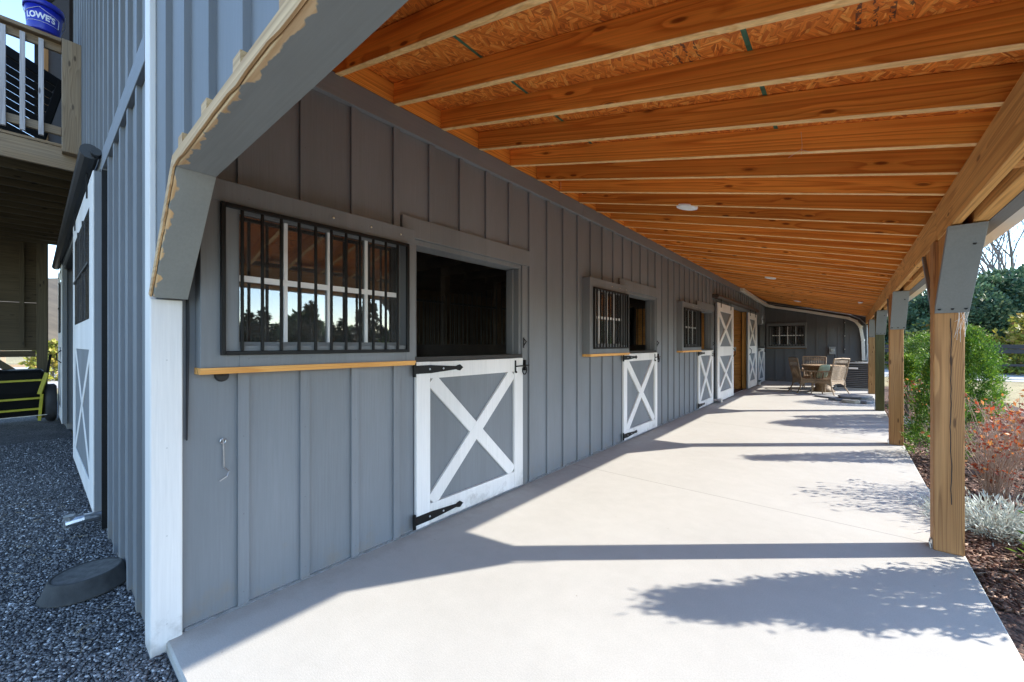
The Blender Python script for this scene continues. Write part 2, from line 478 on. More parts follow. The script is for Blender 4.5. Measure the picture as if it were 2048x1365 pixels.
def mat_osb():
    m, nt, bs = new_mat("strand_board")
    base = coords(nt, (1, 1, 1), False)
    cols = []
    hs = []
    for ang, s, seed in ((12, (13, 74, 1), 0.0), (70, (14, 70, 1), 3.3), (125, (13, 78, 1), 7.1)):
        mp = nt.nodes.new("ShaderNodeMapping"); mp.inputs['Rotation'].default_value = (0, 0, R(ang)); mp.inputs['Location'].default_value = (seed, seed * 2, 0)
        L(nt, base, mp.inputs[0])
        mp2 = nt.nodes.new("ShaderNodeMapping"); mp2.inputs['Scale'].default_value = s; L(nt, mp.outputs[0], mp2.inputs[0])
        vn = N(nt, "ShaderNodeTexVoronoi", i_Scale=1.0); L(nt, mp2.outputs[0], vn.inputs['Vector'])
        sep = nt.nodes.new("ShaderNodeSeparateColor"); L(nt, vn.outputs['Color'], sep.inputs[0])
        cols.append(ramp(nt, sep.outputs[0], [(0.0, (0.50, 0.115, 0.012)), (0.35, (0.74, 0.20, 0.022)), (0.75, (0.86, 0.27, 0.034)), (1.0, (0.97, 0.42, 0.085))]))
        gmp = nt.nodes.new("ShaderNodeMapping"); gmp.inputs['Scale'].default_value = (10, 160, 1); L(nt, mp.outputs[0], gmp.inputs[0])
        gn = noise(nt, gmp.outputs[0], 1.0, 2)
        cols[-1] = mix(nt, 1.0, cols[-1], ramp(nt, gn, [(0.3, (0.72,) * 3), (0.7, (1.12,) * 3)]), 'MULTIPLY')
        hs.append(sep.outputs[1])
    sel = voronoi(nt, coords(nt, (1, 1, 1), False, (0, 0, .5)), 27.0, out='Color')
    ss = nt.nodes.new("ShaderNodeSeparateColor"); L(nt, sel, ss.inputs[0])
    g1 = math_(nt, 'GREATER_THAN', ss.outputs[0], 0.36)
    g2 = math_(nt, 'GREATER_THAN', ss.outputs[1], 0.6)
    c = mix(nt, g1, cols[0], cols[1]); c = mix(nt, g2, c, cols[2])
    # dark chinks between the strands
    ch = noise(nt, base, 38.0, 3, 0.7, 2.0)
    c = mix(nt, math_(nt, 'MULTIPLY', ramp(nt, ch, [(0.28, (1, 1, 1)), (0.35, (0, 0, 0))]), 0.75), c, (0.04, 0.018, 0.008))
    # grade stamps along the sheets: rows of short dark strokes in patches
    tc = nt.nodes.new("ShaderNodeTexCoord"); sx = nt.nodes.new("ShaderNodeSeparateXYZ"); L(nt, tc.outputs['Object'], sx.inputs[0])
    row = math_(nt, 'FRACT', math_(nt, 'MULTIPLY', sx.outputs['X'], 22.0))
    rowm = ramp(nt, row, [(0.30, (0, 0, 0)), (0.34, (1, 1, 1)), (0.66, (1, 1, 1)), (0.70, (0, 0, 0))])
    xm = math_(nt, 'MINIMUM', math_(nt, 'ABSOLUTE', math_(nt, 'SUBTRACT', sx.outputs['X'], 1.80)), math_(nt, 'ABSOLUTE', math_(nt, 'SUBTRACT', sx.outputs['X'], 2.50)))
    ym = math_(nt, 'FRACT', math_(nt, 'ADD', math_(nt, 'MULTIPLY', sx.outputs['Y'], 0.8197), -0.1))
    patch = math_(nt, 'MULTIPLY', math_(nt, 'LESS_THAN', xm, 0.09), math_(nt, 'LESS_THAN', ym, 0.36))
    lm = nt.nodes.new("ShaderNodeMapping"); lm.inputs['Scale'].default_value = (90, 60, 1); L(nt, base, lm.inputs[0])
    st = noise(nt, lm.outputs[0], 1.0, 1, 0.5)
    ink = math_(nt, 'MULTIPLY', math_(nt, 'MULTIPLY', patch, rowm), ramp(nt, st, [(0.50, (0, 0, 0)), (0.54, (1, 1, 1))]))
    c = mix(nt, math_(nt, 'MULTIPLY', ink, 0.8), c, (0.02, 0.02, 0.022))
    L(nt, c, bs.inputs['Base Color']); bs.inputs['Roughness'].default_value = 0.6
    bump(nt, bs, math_(nt, 'ADD', hs[0], math_(nt, 'MULTIPLY', hs[1], 0.7)), 0.35, 0.004)
    return m


M['osb'] = mat_osb()


def mat_concrete():
    m, nt, bs = new_mat("broom_concrete")
    v = coords(nt, (1, 1, 1), False)
    n1 = noise(nt, v, 1.3, 5, 0.6); n2 = noise(nt, v, 9.0, 4, 0.6); n3 = noise(nt, v, 160.0, 2, 0.6)
    c = ramp(nt, n1, [(0.3, (0.420, 0.411, 0.386)), (0.7, (0.455, 0.447, 0.422))])
    c = mix(nt, 1.0, c, ramp(nt, n2, [(0.3, (0.965,) * 3), (0.7, (1.02,) * 3)]), 'MULTIPLY')
    c = mix(nt, 1.0, c, ramp(nt, n3, [(0.3, (0.90,) * 3), (0.6, (1.03,) * 3)]), 'MULTIPLY')
    sp = voronoi(nt, v, 6.5)
    c = mix(nt, math_(nt, 'MULTIPLY', ramp(nt, sp, [(0.0, (1, 1, 1)), (0.022, (1, 1, 1)), (0.03, (0, 0, 0))]), 0.6), c, (0.12, 0.09, 0.06))
    # trowel sweeps, scuffs and a few hairline cracks
    sw = noise(nt, coords(nt, (2.2, 7.0, 1), False, (0, 0, .7)), 1.0, 6, 0.75, 1.2)
    c = mix(nt, math_(nt, 'MULTIPLY', ramp(nt, sw, [(0.60, (0, 0, 0)), (0.72, (1, 1, 1))]), 0.14), c, (0.31, 0.295, 0.26))
    hc = N(nt, "ShaderNodeTexVoronoi", feature='DISTANCE_TO_EDGE', i_Scale=0.42)
    wv_ = nt.nodes.new("ShaderNodeVectorMath"); wv_.operation = 'ADD'
    wnz = N(nt, "ShaderNodeTexNoise", i_Scale=3.0, i_Detail=5.0); L(nt, v, wnz.inputs['Vector'])
    L(nt, v, wv_.inputs[0]); L(nt, wnz.outputs['Color'], wv_.inputs[1]); L(nt, wv_.outputs[0], hc.inputs['Vector'])
    hm_ = math_(nt, 'MULTIPLY', math_(nt, 'LESS_THAN', hc.outputs[0], 0.0011), math_(nt, 'GREATER_THAN', n1, 0.54))
    c = mix(nt, math_(nt, 'MULTIPLY', hm_, 0.0), c, (0.16, 0.14, 0.12))
    # light dirt stain band close to the wall
    tc = nt.nodes.new("ShaderNodeTexCoord"); sx = nt.nodes.new("ShaderNodeSeparateXYZ"); L(nt, tc.outputs['Object'], sx.inputs[0])
    ed = math_(nt, 'ADD', sx.outputs['X'], math_(nt, 'MULTIPLY', math_(nt, 'SUBTRACT', n2, 0.5), 0.25))
    c = mix(nt, math_(nt, 'MULTIPLY', ramp(nt, ed, [(0.0, (1, 1, 1)), (0.16, (0, 0, 0))]), 0.35), c, (0.25, 0.20, 0.15))
    # sawn joints every 3.66 m
    jy = math_(nt, 'ABSOLUTE', math_(nt, 'SUBTRACT', math_(nt, 'FRACT', math_(nt, 'DIVIDE', math_(nt, 'SUBTRACT', sx.outputs['Y'], 3.56 - 1.83), 3.66)), 0.5))
    jm = math_(nt, 'LESS_THAN', jy, 0.0011)
    c = mix(nt, math_(nt, 'MULTIPLY', jm, 0.6), c, (0.12, 0.11, 0.10))
    L(nt, c, bs.inputs['Base Color']); bs.inputs['Roughness'].default_value = 0.8
    bs.inputs['Specular IOR Level'].default_value = 0.25
    bm_ = noise(nt, coords(nt, (30, 260, 30), False), 1.0, 3, 0.6)
    h = math_(nt, 'ADD', math_(nt, 'ADD', bm_, math_(nt, 'MULTIPLY', n3, 0.7)), math_(nt, 'MULTIPLY', jm, -2.0))
    bump(nt, bs, h, 0.22, 0.003)
    return m


M['concrete'] = mat_concrete()


def mat_ground(name, c1, c2, c3, s1, s2, bs_=0.6, bd=0.03, rough=0.95):
    m, nt, bs = new_mat(name)
    v = coords(nt, (1, 1, 1), False)
    a = noise(nt, v, s1, 5, 0.6); b = voronoi(nt, v, s2, out='Color'); bd_ = voronoi(nt, v, s2)
    sp = nt.nodes.new("ShaderNodeSeparateColor"); L(nt, b, sp.inputs[0])
    c = ramp(nt, sp.outputs[0], [(0.0, c1), (0.6, c2), (1.0, c3)])
    c = mix(nt, 1.0, c, ramp(nt, a, [(0.3, (0.65,) * 3), (0.7, (1.2,) * 3)]), 'MULTIPLY')
    L(nt, c, bs.inputs['Base Color']); bs.inputs['Roughness'].default_value = rough
    bump(nt, bs, math_(nt, 'SUBTRACT', a, bd_), bs_, bd)
    return m


M['gravel'] = mat_ground("dark_crushed_stone", (0.04, 0.04, 0.043), (0.09, 0.09, 0.095), (0.20, 0.195, 0.19), 2.0, 90.0)
M['mulch'] = mat_ground("bark_mulch", (0.03, 0.015, 0.01), (0.10, 0.05, 0.035), (0.22, 0.12, 0.08), 6.0, 45.0)
M['lawn'] = mat_ground("dormant_lawn", (0.22, 0.18, 0.09), (0.34, 0.28, 0.14), (0.42, 0.36, 0.20), 0.35, 30.0, 0.5, 0.03)


def mat_tone(name, stops, rough=0.6, spec=0.5):
    m, nt, bs = new_mat(name)
    at = nt.nodes.new("ShaderNodeAttribute"); at.attribute_name = "tone"
    L(nt, ramp(nt, at.outputs['Fac'], stops), bs.inputs['Base Color'])
    bs.inputs['Roughness'].default_value = rough; bs.inputs['Specular IOR Level'].default_value = spec
    return m


M['stones'] = mat_tone("crushed_stone", [(0.0, (0.035, 0.036, 0.038)), (0.45, (0.095, 0.095, 0.10)), (0.85, (0.20, 0.195, 0.195)), (0.97, (0.5, 0.5, 0.5)), (1.0, (0.85, 0.85, 0.85))], 0.38, 0.7)  # the few near-white tones stand in for sparkle on the stones
M['chips'] = mat_tone("bark_chip", [(0.0, (0.035, 0.018, 0.012)), (0.5, (0.13, 0.062, 0.042)), (0.85, (0.26, 0.15, 0.10)), (1.0, (0.42, 0.30, 0.22))], 0.8, 0.3)


def mat_glass():
    m, nt, bs = new_mat("window_glass")
    nt.nodes.remove(bs)
    gl = nt.nodes.new("ShaderNodeBsdfGlossy"); gl.inputs['Roughness'].default_value = 0.012; gl.inputs[0].default_value = (0.95, 0.97, 1, 1)
    tr = nt.nodes.new("ShaderNodeBsdfTransparent"); tr.inputs[0].default_value = (0.45, 0.45, 0.46, 1)
    v = coords(nt, (1, 1, 0.2), False)
    b = N(nt, "ShaderNodeBump", i_Strength=0.05, i_Distance=0.01); L(nt, noise(nt, v, 4.0, 2), b.inputs['Height']); L(nt, b.outputs[0], gl.inputs['Normal'])
    fr = nt.nodes.new("ShaderNodeFresnel"); fr.inputs[0].default_value = 2.3
    df = nt.nodes.new("ShaderNodeBsdfDiffuse"); df.inputs[0].default_value = (0.42, 0.40, 0.38, 1)
    du = ramp(nt, noise(nt, coords(nt, (1, 1, 1), False), 5.0, 5, 0.7), [(0.35, (0.04,) * 3), (0.8, (0.17,) * 3)])
    m1 = nt.nodes.new("ShaderNodeMixShader"); L(nt, fr.outputs[0], m1.inputs[0]); L(nt, tr.outputs[0], m1.inputs[1]); L(nt, gl.outputs[0], m1.inputs[2])
    m2 = nt.nodes.new("ShaderNodeMixShader"); L(nt, du, m2.inputs[0]); L(nt, m1.outputs[0], m2.inputs[1]); L(nt, df.outputs[0], m2.inputs[2])
    L(nt, m2.outputs[0], nt.nodes["Material Output"].inputs[0])
    return m


M['glass'] = mat_glass()
M['thuja'] = leaf_mat("arborvitae_leaf", (0.012, 0.05, 0.008), (0.085, 0.20, 0.02), (0.34, 0.46, 0.04), 0.32)
M['needles'] = leaf_mat("pine_needles", (0.012, 0.03, 0.012), (0.03, 0.065, 0.025), None, 0.15)
M['evergreen'] = leaf_mat("magnolia_leaf", (0.03, 0.065, 0.038), (0.085, 0.155, 0.075), (0.40, 0.40, 0.17), 0.3, 0.4)
M['yellow_leaf'] = leaf_mat("yellow_green_leaf", (0.10, 0.16, 0.03), (0.32, 0.30, 0.04), (0.45, 0.22, 0.10), 0.35)
M['red_leaf'] = leaf_mat("red_autumn_leaf", (0.15, 0.03, 0.018), (0.36, 0.065, 0.025), (0.58, 0.26, 0.08), 0.38)
M['silver'] = leaf_mat("silver_foliage", (0.34, 0.38, 0.34), (0.60, 0.64, 0.60), None, 0.2)
M['olive'] = leaf_mat("green_sprig", (0.05, 0.10, 0.015), (0.16, 0.24, 0.04), None, 0.3)
M['twig'] = simple("pale_twig_bark", (0.42, 0.29, 0.21), 0.8, var=0.3)
M['bark'] = simple("grey_bark", (0.17, 0.15, 0.135), 0.9, var=0.35, nscale=8)
M['hill'] = simple("far_woodland", (0.085, 0.07, 0.05), 1.0, var=0.4, nscale=0.15)

# ------------------------------------------------------------------ ground and setting
def sheet(name, x0, x1, y0, y1, z, mat, nx=1, ny=1, amp=0.0, kind='structure', scale=1.0):
    m = MB(); r = random.Random(hash(name) % 1000)
    vs = []; fs = []
    for j in range(ny + 1):
        for i in range(nx + 1):
            vs.append((x0 + (x1 - x0) * i / nx, y0 + (y1 - y0) * j / ny, z + (r.uniform(-amp, amp) if 0 < i < nx and 0 < j < ny else 0)))
    for j in range(ny):
        for i in range(nx):
            a = j * (nx + 1) + i
            fs.append((a, a + 1, a + nx + 2, a + nx + 1))
    m.add(vs, fs)
    o = m.build(name, mat, smooth=amp > 0)
    o['kind'] = kind
    return o


sheet("ground", -900, 900, -900, 900, -0.09, M['lawn'])
sheet("gravel_yard", -16.0, 6.5, -9.0, 0.03, -0.052, M['gravel'])
sheet("mulch_bed", 2.98, 5.3, 0.034, 18.0, -0.045, M['mulch'], 12, 80, 0.02)
sheet("gravel_road", -60, 120, 52.0, 58.0, -0.08, M['road'])
sheet("gravel_track", -40, -17.5, -12.0, 20.0, -0.08, M['road'])
slab = MB().box(0.0, 2.98, 0.03, 17.4, -0.16, 0.0).build("patio_slab", M['concrete'], bevel=0.008)
slab['kind'] = 'structure'
# far hills to the left
hm = MB(); pts = []
for i in range(41):
    a = R(120 + i * 3.4); d = 420 + 40 * math.sin(i * 1.3)
    pts.append((d * math.cos(a), d * math.sin(a), 34 + 12 * math.sin(i * 0.5) + 6 * math.sin(i * 1.9)))
vs = []
for p in pts:
    vs += [(p[0] * 0.72, p[1] * 0.72, -1), p, (p[0] * 1.5, p[1] * 1.5, -1)]
fs = []
for i in range(40):
    for k in range(2):
        fs.append((i * 3 + k, i * 3 + 3 + k, i * 3 + 4 + k, i * 3 + 1 + k))
hm.add(vs, fs); o = hm.build("hills", M['hill'], smooth=True); o['kind'] = 'structure'

# loose stones on the gravel yard (nobody could count them)
def scatter_stones(name, n, xs, ys, z, size, flat, mat, elong=1.0, kind='stuff'):
    rs = np.random.RandomState(11 + n)
    P = np.stack([xs(rs, n), ys(rs, n), np.full(n, z)], 1)
    base = np.array([[1, 0, 0], [0, 1, 0], [-1, 0, 0], [0, -1, 0], [0, 0, 1], [0, 0, -1]], dtype=float)
    F0 = np.array([[0, 1, 4], [1, 2, 4], [2, 3, 4], [3, 0, 4], [1, 0, 5], [2, 1, 5], [3, 2, 5], [0, 3, 5]])
    sc = size * (0.6 + rs.rand(n, 1) * 0.9)
    j = 1 + 0.45 * (rs.rand(n, 6, 3) - 0.5) + 0
    V = base[None] * j + 0.25 * (rs.rand(n, 6, 3) - 0.5)
    V = V * sc[:, None, :] * np.stack([np.full(n, elong), np.ones(n), np.full(n, flat)], 1)[:, None, :]
    # random rotations
    a = rs.rand(n) * 2 * np.pi; b = (rs.rand(n) - 0.5) * 1.0; c = (rs.rand(n) - .5) * 1.0
    ca, sa, cb, sb, cc, sc_ = np.cos(a), np.sin(a), np.cos(b), np.sin(b), np.cos(c), np.sin(c)
    Rz = np.zeros((n, 3, 3)); Rz[:, 0, 0] = ca; Rz[:, 0, 1] = -sa; Rz[:, 1, 0] = sa; Rz[:, 1, 1] = ca; Rz[:, 2, 2] = 1
    Rx = np.zeros((n, 3, 3)); Rx[:, 0, 0] = 1; Rx[:, 1, 1] = cb; Rx[:, 1, 2] = -sb; Rx[:, 2, 1] = sb; Rx[:, 2, 2] = cb
    Ry = np.zeros((n, 3, 3)); Ry[:, 1, 1] = 1; Ry[:, 0, 0] = cc; Ry[:, 0, 2] = sc_; Ry[:, 2, 0] = -sc_; Ry[:, 2, 2] = cc
    RR = Rz @ Rx @ Ry
    V = np.einsum('nij,nkj->nki', RR, V) + P[:, None, :]
    F = (F0[None] + 6 * np.arange(n)[:, None, None]).reshape(-1, 3)
    tone = np.repeat(rs.rand(n), 8)
    o = raw_mesh(name, V.reshape(-1, 3), F, mat, tone=tone)
    o['kind'] = kind
    return o


def gx(rs, n):
    d = np.exp(rs.rand(n) * math.log(9.0 / 2.0)) * 2.0   # 2..9 m from the camera
    return 2.403 - d
def gy(rs, n):
    return -1.15 + rs.rand(n) * 1.17
scatter_stones("gravel", 48000, gx, gy, -0.047, 0.0070, 0.6, M['stones'])
def mx(rs, n): return 3.0 + rs.rand(n) ** 1.2 * 2.3
def my(rs, n): return 2.0 + np.exp(rs.rand(n) * math.log(12.0)) * 0.9
scatter_stones("bark_chips", 15000, mx, my, -0.03, 0.010, 0.35, M['chips'], elong=2.6)
# a few dry stems blown over the gravel
mm = MB()
for i in range(46):
    x = rnd.uniform(-3.2, 0.0); y = rnd.uniform(-0.7, -0.03); a = rnd.uniform(0, 6.28); l = rnd.uniform(0.03, 0.11)
    mm.tube([(x, y, -0.035), (x + l * .5 * math.cos(a), y + l * .5 * math.sin(a), -0.022), (x + l * math.cos(a + .3), y + l * math.sin(a + .3), -0.034)], 0.0009, 3)
tag(mm.build("straw", simple("dry_straw", (0.42, 0.33, 0.2), 0.8)), kind='stuff')

# ------------------------------------------------------------------ the barn
barn = empty("barn")
tag(barn, "grey board and batten horse barn with white trim along the covered porch", "barn")


def wall_cells(mb, s0, s1, z0, z1, holes, n0, n1, horizontal='y'):
    ss = sorted(set([s0, s1] + [h for q in holes for h in q[:2]])); zs = sorted(set([z0, z1] + [h for q in holes for h in q[2:]]))
    for i in range(len(ss) - 1):
        run = None
        for j in range(len(zs) - 1):
            cs = (ss[i] + ss[i + 1]) / 2; cz = (zs[j] + zs[j + 1]) / 2
            hole = any(h[0] < cs < h[1] and h[2] < cz < h[3] for h in holes)
            if not hole:
                run = (run[0], zs[j + 1]) if run else (zs[j], zs[j + 1])
            if hole or j == len(zs) - 2:
                if run:
                    if horizontal == 'y': mb.box(n0, n1, ss[i], ss[i + 1], run[0], run[1])
                    else: mb.box(ss[i], ss[i + 1], n0, n1, run[0], run[1])
                run = None


def intervals(z0, z1, cuts):
    out = [(z0, z1)]
    for a, b in cuts:
        nxt = []
        for p, q in out:
            if b <= p or a >= q: nxt.append((p, q)); continue
            if a > p: nxt.append((p, a))
            if b < q: nxt.append((b, q))
        out = nxt
    return [(p, q) for p, q in out if q - p > 0.02]


DOORS = [(1.40, 2.64), (4.87, 6.15), (8.49, 9.68), (15.80, 17.10)]
WINS = [(0.14, 1.345), (3.805, 4.90), (7.21, 8.44)]
AISLE = (11.30, 13.86)
# side wall (x = 0)
holes = [(a, b, -0.2, 2.11) for a, b in DOORS] + [(a + 0.15, b - 0.06, 1.33, 2.05) for a, b in WINS] + [(AISLE[0], AISLE[1], -0.2, 2.36)]
w = MB(); wall_cells(w, 0.0, 17.4, -0.2, 3.95, holes, -0.12, 0.0)
y = 0.312
while y < 17.3:
    cuts = []
    for a, b in DOORS:
        if a - 0.11 < y + .025 < b + 0.11: cuts.append((-0.3, 2.26))
    for a, b in WINS:
        if a - 0.05 < y + .025 < b: cuts.append((1.235, 2.16))
    if 9.66 < y < 15.05: cuts.append((2.38, 2.56))
    if AISLE[0] - 0.05 < y < AISLE[1] + 0.03: cuts.append((-0.3, 2.5))
    for p, q in intervals(0.012, 2.846, cuts):
        w.box(0.0, 0.019, y, y + 0.05, p, q)
    y += 0.305
w.build("side_wall", M['siding'], barn)
fr = MB()
yy = 0.09
while yy < 17.39:
    y2 = min(yy + 3.66, 17.395)
    fr.box(0.0, 0.04, yy, y2 - 0.003, 2.846, 2.988)
    yy = y2
fr.build("frieze_board", M['grey_y'], barn, bevel=0.002)
MB().box(0.001, 0.012, 0.1, 17.38, 0.0, 0.014).build("wall_flashing", M['galv'], barn)

# front wall (y = 0), gable above
RX, RZ, EX, EZ = -4.55, 7.6, 0.0, 3.95
w = MB()
fo = (-7.55, -4.35, -0.3, 2.62)
wall_cells(w, -9.1, -0.12, -0.3, 3.95, [fo], 0.0, 0.12, 'x')
w.prism([(-9.1, 3.95), (0.0, 3.95), (RX, RZ)], 0.0, 0.12, 'y')
xb = -0.07 - 0.31
while xb > -9.0:
    ztop = EZ + (RZ - EZ) * (1 - abs(xb - RX) / 4.55) - 0.05
    cuts = [(2.675, 2.81)]
    if fo[0] - 0.1 < xb < fo[1] + 0.02: cuts.append((-0.4, 2.62))
    for p, q in intervals(-0.03 + rnd.uniform(0, .012), ztop, cuts):
        w.box(xb - 0.05, xb, -0.02, 0.0, p, q)
    xb -= 0.3
w.build("front_wall", M['siding'], barn)
MB().box(-9.1, -0.111, -0.026, 0.0, 2.675, 2.81).build("belt_board", M['grey_x'], barn, bevel=0.002)
# corner boards: crack between the two pieces
MB().box(-0.11, 0.0, -0.024, 0.0, -0.05, 3.95).build("corner_board", M['white'], barn, bevel=0.003)
MB().box(0.003, 0.028, -0.024, 0.088, -0.052, 1.555).build("corner_board", M['white'], barn, bevel=0.003)
MB().box(-9.2, -9.1, -0.024, 0.0, -0.05, 3.9).build("corner_board", M['white'], barn, bevel=0.003)
# far and back walls keep daylight out
w = MB(); wall_cells(w, 0.12, 24.0, -0.2, 3.95, [(11.3, 13.86, -0.3, 2.5)], -9.1, -8.98); w.box(-8.98, 0.0, 23.88, 24.0, -0.2, 3.95); w.box(-0.12, 0.0, 17.52, 23.88, -0.2, 3.95)
w.prism([(-9.1, 3.95), (0.0, 3.95), (RX, RZ)], 23.88, 24.0, 'y')
w.build("rear_wall", M['siding'], barn)
w = MB()
w.prism([(-9.5, 3.62), (RX, RZ + 0.05), (RX, RZ + 0.13), (-9.5, 3.70)], -0.35, 24.3, 'y')
w.prism([(0.35, 3.68), (0.35, 3.76), (RX, RZ + 0.135), (RX, RZ + 0.052)], -0.35, 24.3, 'y')
w.build("barn_roof", M['roof'], barn)

# stable interior: posts, partitions, bars, ceiling, loft
w = MB()
w.box(-8.97, -0.121, 0.121, 23.87, -0.19, -0.04)
w.box(-8.97, -0.121, 0.121, 23.87, 2.86, 2.93)
for k in range(6):
    yy = 0.30 + 3.66 * k - 0.05
    if 0.3 < k < 6 and not (11.0 < yy < 13.9):
        w.box(-3.6, -0.125, yy, yy + 0.06, -0.04, 1.35)
w.box(-3.66, -3.6, 0.13, 11.2, -0.04, 1.32)
w.box(-3.66, -3.6, 13.93, 23.8, -0.04, 2.86)
w.box(-6.6, -6.5, 0.2, 11.2, -0.04, 2.86)
for k in range(8):
    w.box(-3.70, -3.57, 0.2 + 1.83 * k * .83, 0.32 + 1.83 * k * .83, 1.32, 2.86)
for k in range(24):
    w.box(-3.6, -0.125, 0.4 + 0.61 * k, 0.44 + 0.61 * k, 2.66, 2.855)
w.build("stall_interior", M['inside'], barn)
g = MB()
yy = 0.3
while yy < 11.1:
    g.tube([(-3.63, yy, 1.32), (-3.63, yy, 2.15)], 0.009, 5); yy += 0.1
g.box(-3.65, -3.61, 0.3, 11.1, 2.15, 2.19)
for py in (3.95, 7.6):
    xx = -3.4
    while xx < -0.2:
        g.tube([(xx, py, 1.35), (xx, py, 2.15)], 0.009, 5); xx += 0.1
g.build("stall_bars", M['bars'], barn)


# window unit with iron grille, in local (s, n, z)
def window_unit(f, s0, s1, label_sill, sill_mat, nlites=4, nbars=11):
    zt, zb = 2.145, 1.24
    w = MB(f)
    gs0, gs1, gz0, gz1 = s0 + 0.075, s1 - 0.06, 1.30, 2.035
    gl0, gl1, glz0, glz1 = s0 + 0.155, s1 - 0.075, 1.345, 2.04
    # casing boards out to n = .09 around the light
    w.box(s0, s1, 0.0, 0.10, glz1, zt)
    w.box(s0, gl0, 0.0, 0.098, zb, glz1)
    w.box(gl1, s1, 0.0, 0.098, zb, glz1)
    w.box(gl0, gl1, 0.0, 0.098, zb, glz0)
    fo_ = w.build("window", M['grey_z2'], barn, bevel=0.002)
    st = MB(f)
    for a in (gl0, gl1 - 0.02):
        st.box(a, a + 0.02, 0.012, 0.03, glz0, glz1)
    for a in (glz0, glz1 - 0.02):
        st.box(gl0 + .02, gl1 - 0.02, 0.012, 0.03, a, a + 0.02)
    ss = MB(f)
    for k in range(1, nlites):
        c = gl0 + (gl1 - gl0) * k * 0.2475
        ss.box(c - 0.0095, c + 0.0095, 0.012, 0.026, glz0 + .02, glz1 - .02)
    ss.box(gl0 + .02, gl1 - .02, 0.012, 0.0275, 1.675, 1.705)
    ss.build("sash", M['muntin'], fo_)
    st.build("window_stop", M['grey_z2'], fo_)
    MB(f).box(gl0, gl1, 0.004, 0.010, glz0, glz1).build("pane", M['glass'], fo_)
    g = MB(f)
    g.box(gs0, gs0 + .020, 0.101, 0.120, gz0, gz1); g.box(gs1 - .020, gs1, 0.101, 0.120, gz0, gz1)
    g.box(gs0 + .020, gs1 - .020, 0.101, 0.120, gz0, gz0 + .020); g.box(gs0 + .020, gs1 - .020, 0.101, 0.120, gz1 - .020, gz1)
    for k in range(1, nbars + 1):
        c = gs0 + (gs1 - gs0) * k / (nbars + 1)
        g.box(c - 0.0068, c + 0.0068, 0.104, 0.117, gz0 + .020, gz1 - .020)
    g.build("window_grille", M['black'], fo_, bevel=0.002)
    sl = MB(f); sl.prism([(0.0, zb), (0.112, zb), (0.112, zb - 0.010), (0.098, zb - 0.030), (0.0, zb - 0.030)], s0 - 0.003, s1 - .004, 'x')
    sl.build("window_sill", sill_mat, fo_)
    for t in (0.52, 0.72, 0.9):
        q = s0 + (s1 - s0) * t
        MB(f).lathe([(0.0045, 0), (0.006, 0.006), (0.002, 0.009)], (q, 0.10, 2.09), 8, M=Matrix.Rotation(R(-90), 4, 'X')).build("nail", M['nail'], fo_)
    return fo_


M['grey_z2'] = painted("grey_casing", (0.200, 0.211, 0.220), 'z')
side = lambda s, n, z: (n, s, z)
M['sill_dull'] = wood("weathered_sill", 'x', (0.26, 0.15, 0.08), (0.16, 0.085, 0.04), ring=20, obj_var=0.05)
for a, b in WINS:
    window_unit(side, a, b, None, M['sill'])
window_unit(lambda s, n, z: (s, 17.4 - n, z), 0.06, 1.28, None, M['sill_dull'])
# the dark round knob under the first sill
MB().lathe([(0.024, 0), (0.032, 0.01), (0.025, 0.024), (0.0, 0.026)], (0.0, 0.245, 1.198), 16, M=Matrix.Rotation(R(90), 4, 'Y')).build("wall_knob", M['rubber'], barn, smooth=True)


def xbraces(mb, s0, s1, z0, z1, n0, n1, wd):
    for i, (a, b) in enumerate((((s0, z0), (s1, z1)), ((s0, z1), (s1, z0)))):
        dx, dz = b[0] - a[0], b[1] - a[1]; l = math.hypot(dx, dz); nx, nz = -dz / l * wd / 2, dx / l * wd / 2
        top = n1 - 0.0015 * i
        vs = [(a[0] + nx, a[1] + nz), (a[0] - nx, a[1] - nz), (b[0] - nx, b[1] - nz), (b[0] + nx, b[1] + nz)]
        mb.add([(p[0], n0, p[1]) for p in vs] + [(p[0], top, p[1]) for p in vs], [(0, 1, 2, 3), (7, 6, 5, 4), (0, 4, 5, 1), (1, 5, 6, 2), (2, 6, 7, 3), (3, 7, 4, 0)])


def strap(mb, s, z, n, length, sgn=1):
    # tapered strap with a spear end
    pr = [(0, -.03), (0, .03), (.30 * length, .03), (.84 * length, .013), (.88 * length, .02), (.93 * length, .024), (length, 0), (.93 * length, -.024), (.88 * length, -.02), (.84 * length, -.013), (.30 * length, -.03)]
    k = len(pr)
    mb.add([(s + sgn * p, n, z + q) for p, q in pr] + [(s + sgn * p, n + 0.006, z + q) for p, q in pr],
           [tuple(range(k)), tuple(range(2 * k - 1, k - 1, -1))] + [(i, (i + 1) % k, k + (i + 1) % k, k + i) for i in range(k)])
    mb.tube([(s - sgn * 0.012, n + 0.004, z - 0.05), (s - sgn * 0.012, n + 0.004, z + 0.05)], 0.012, 8)


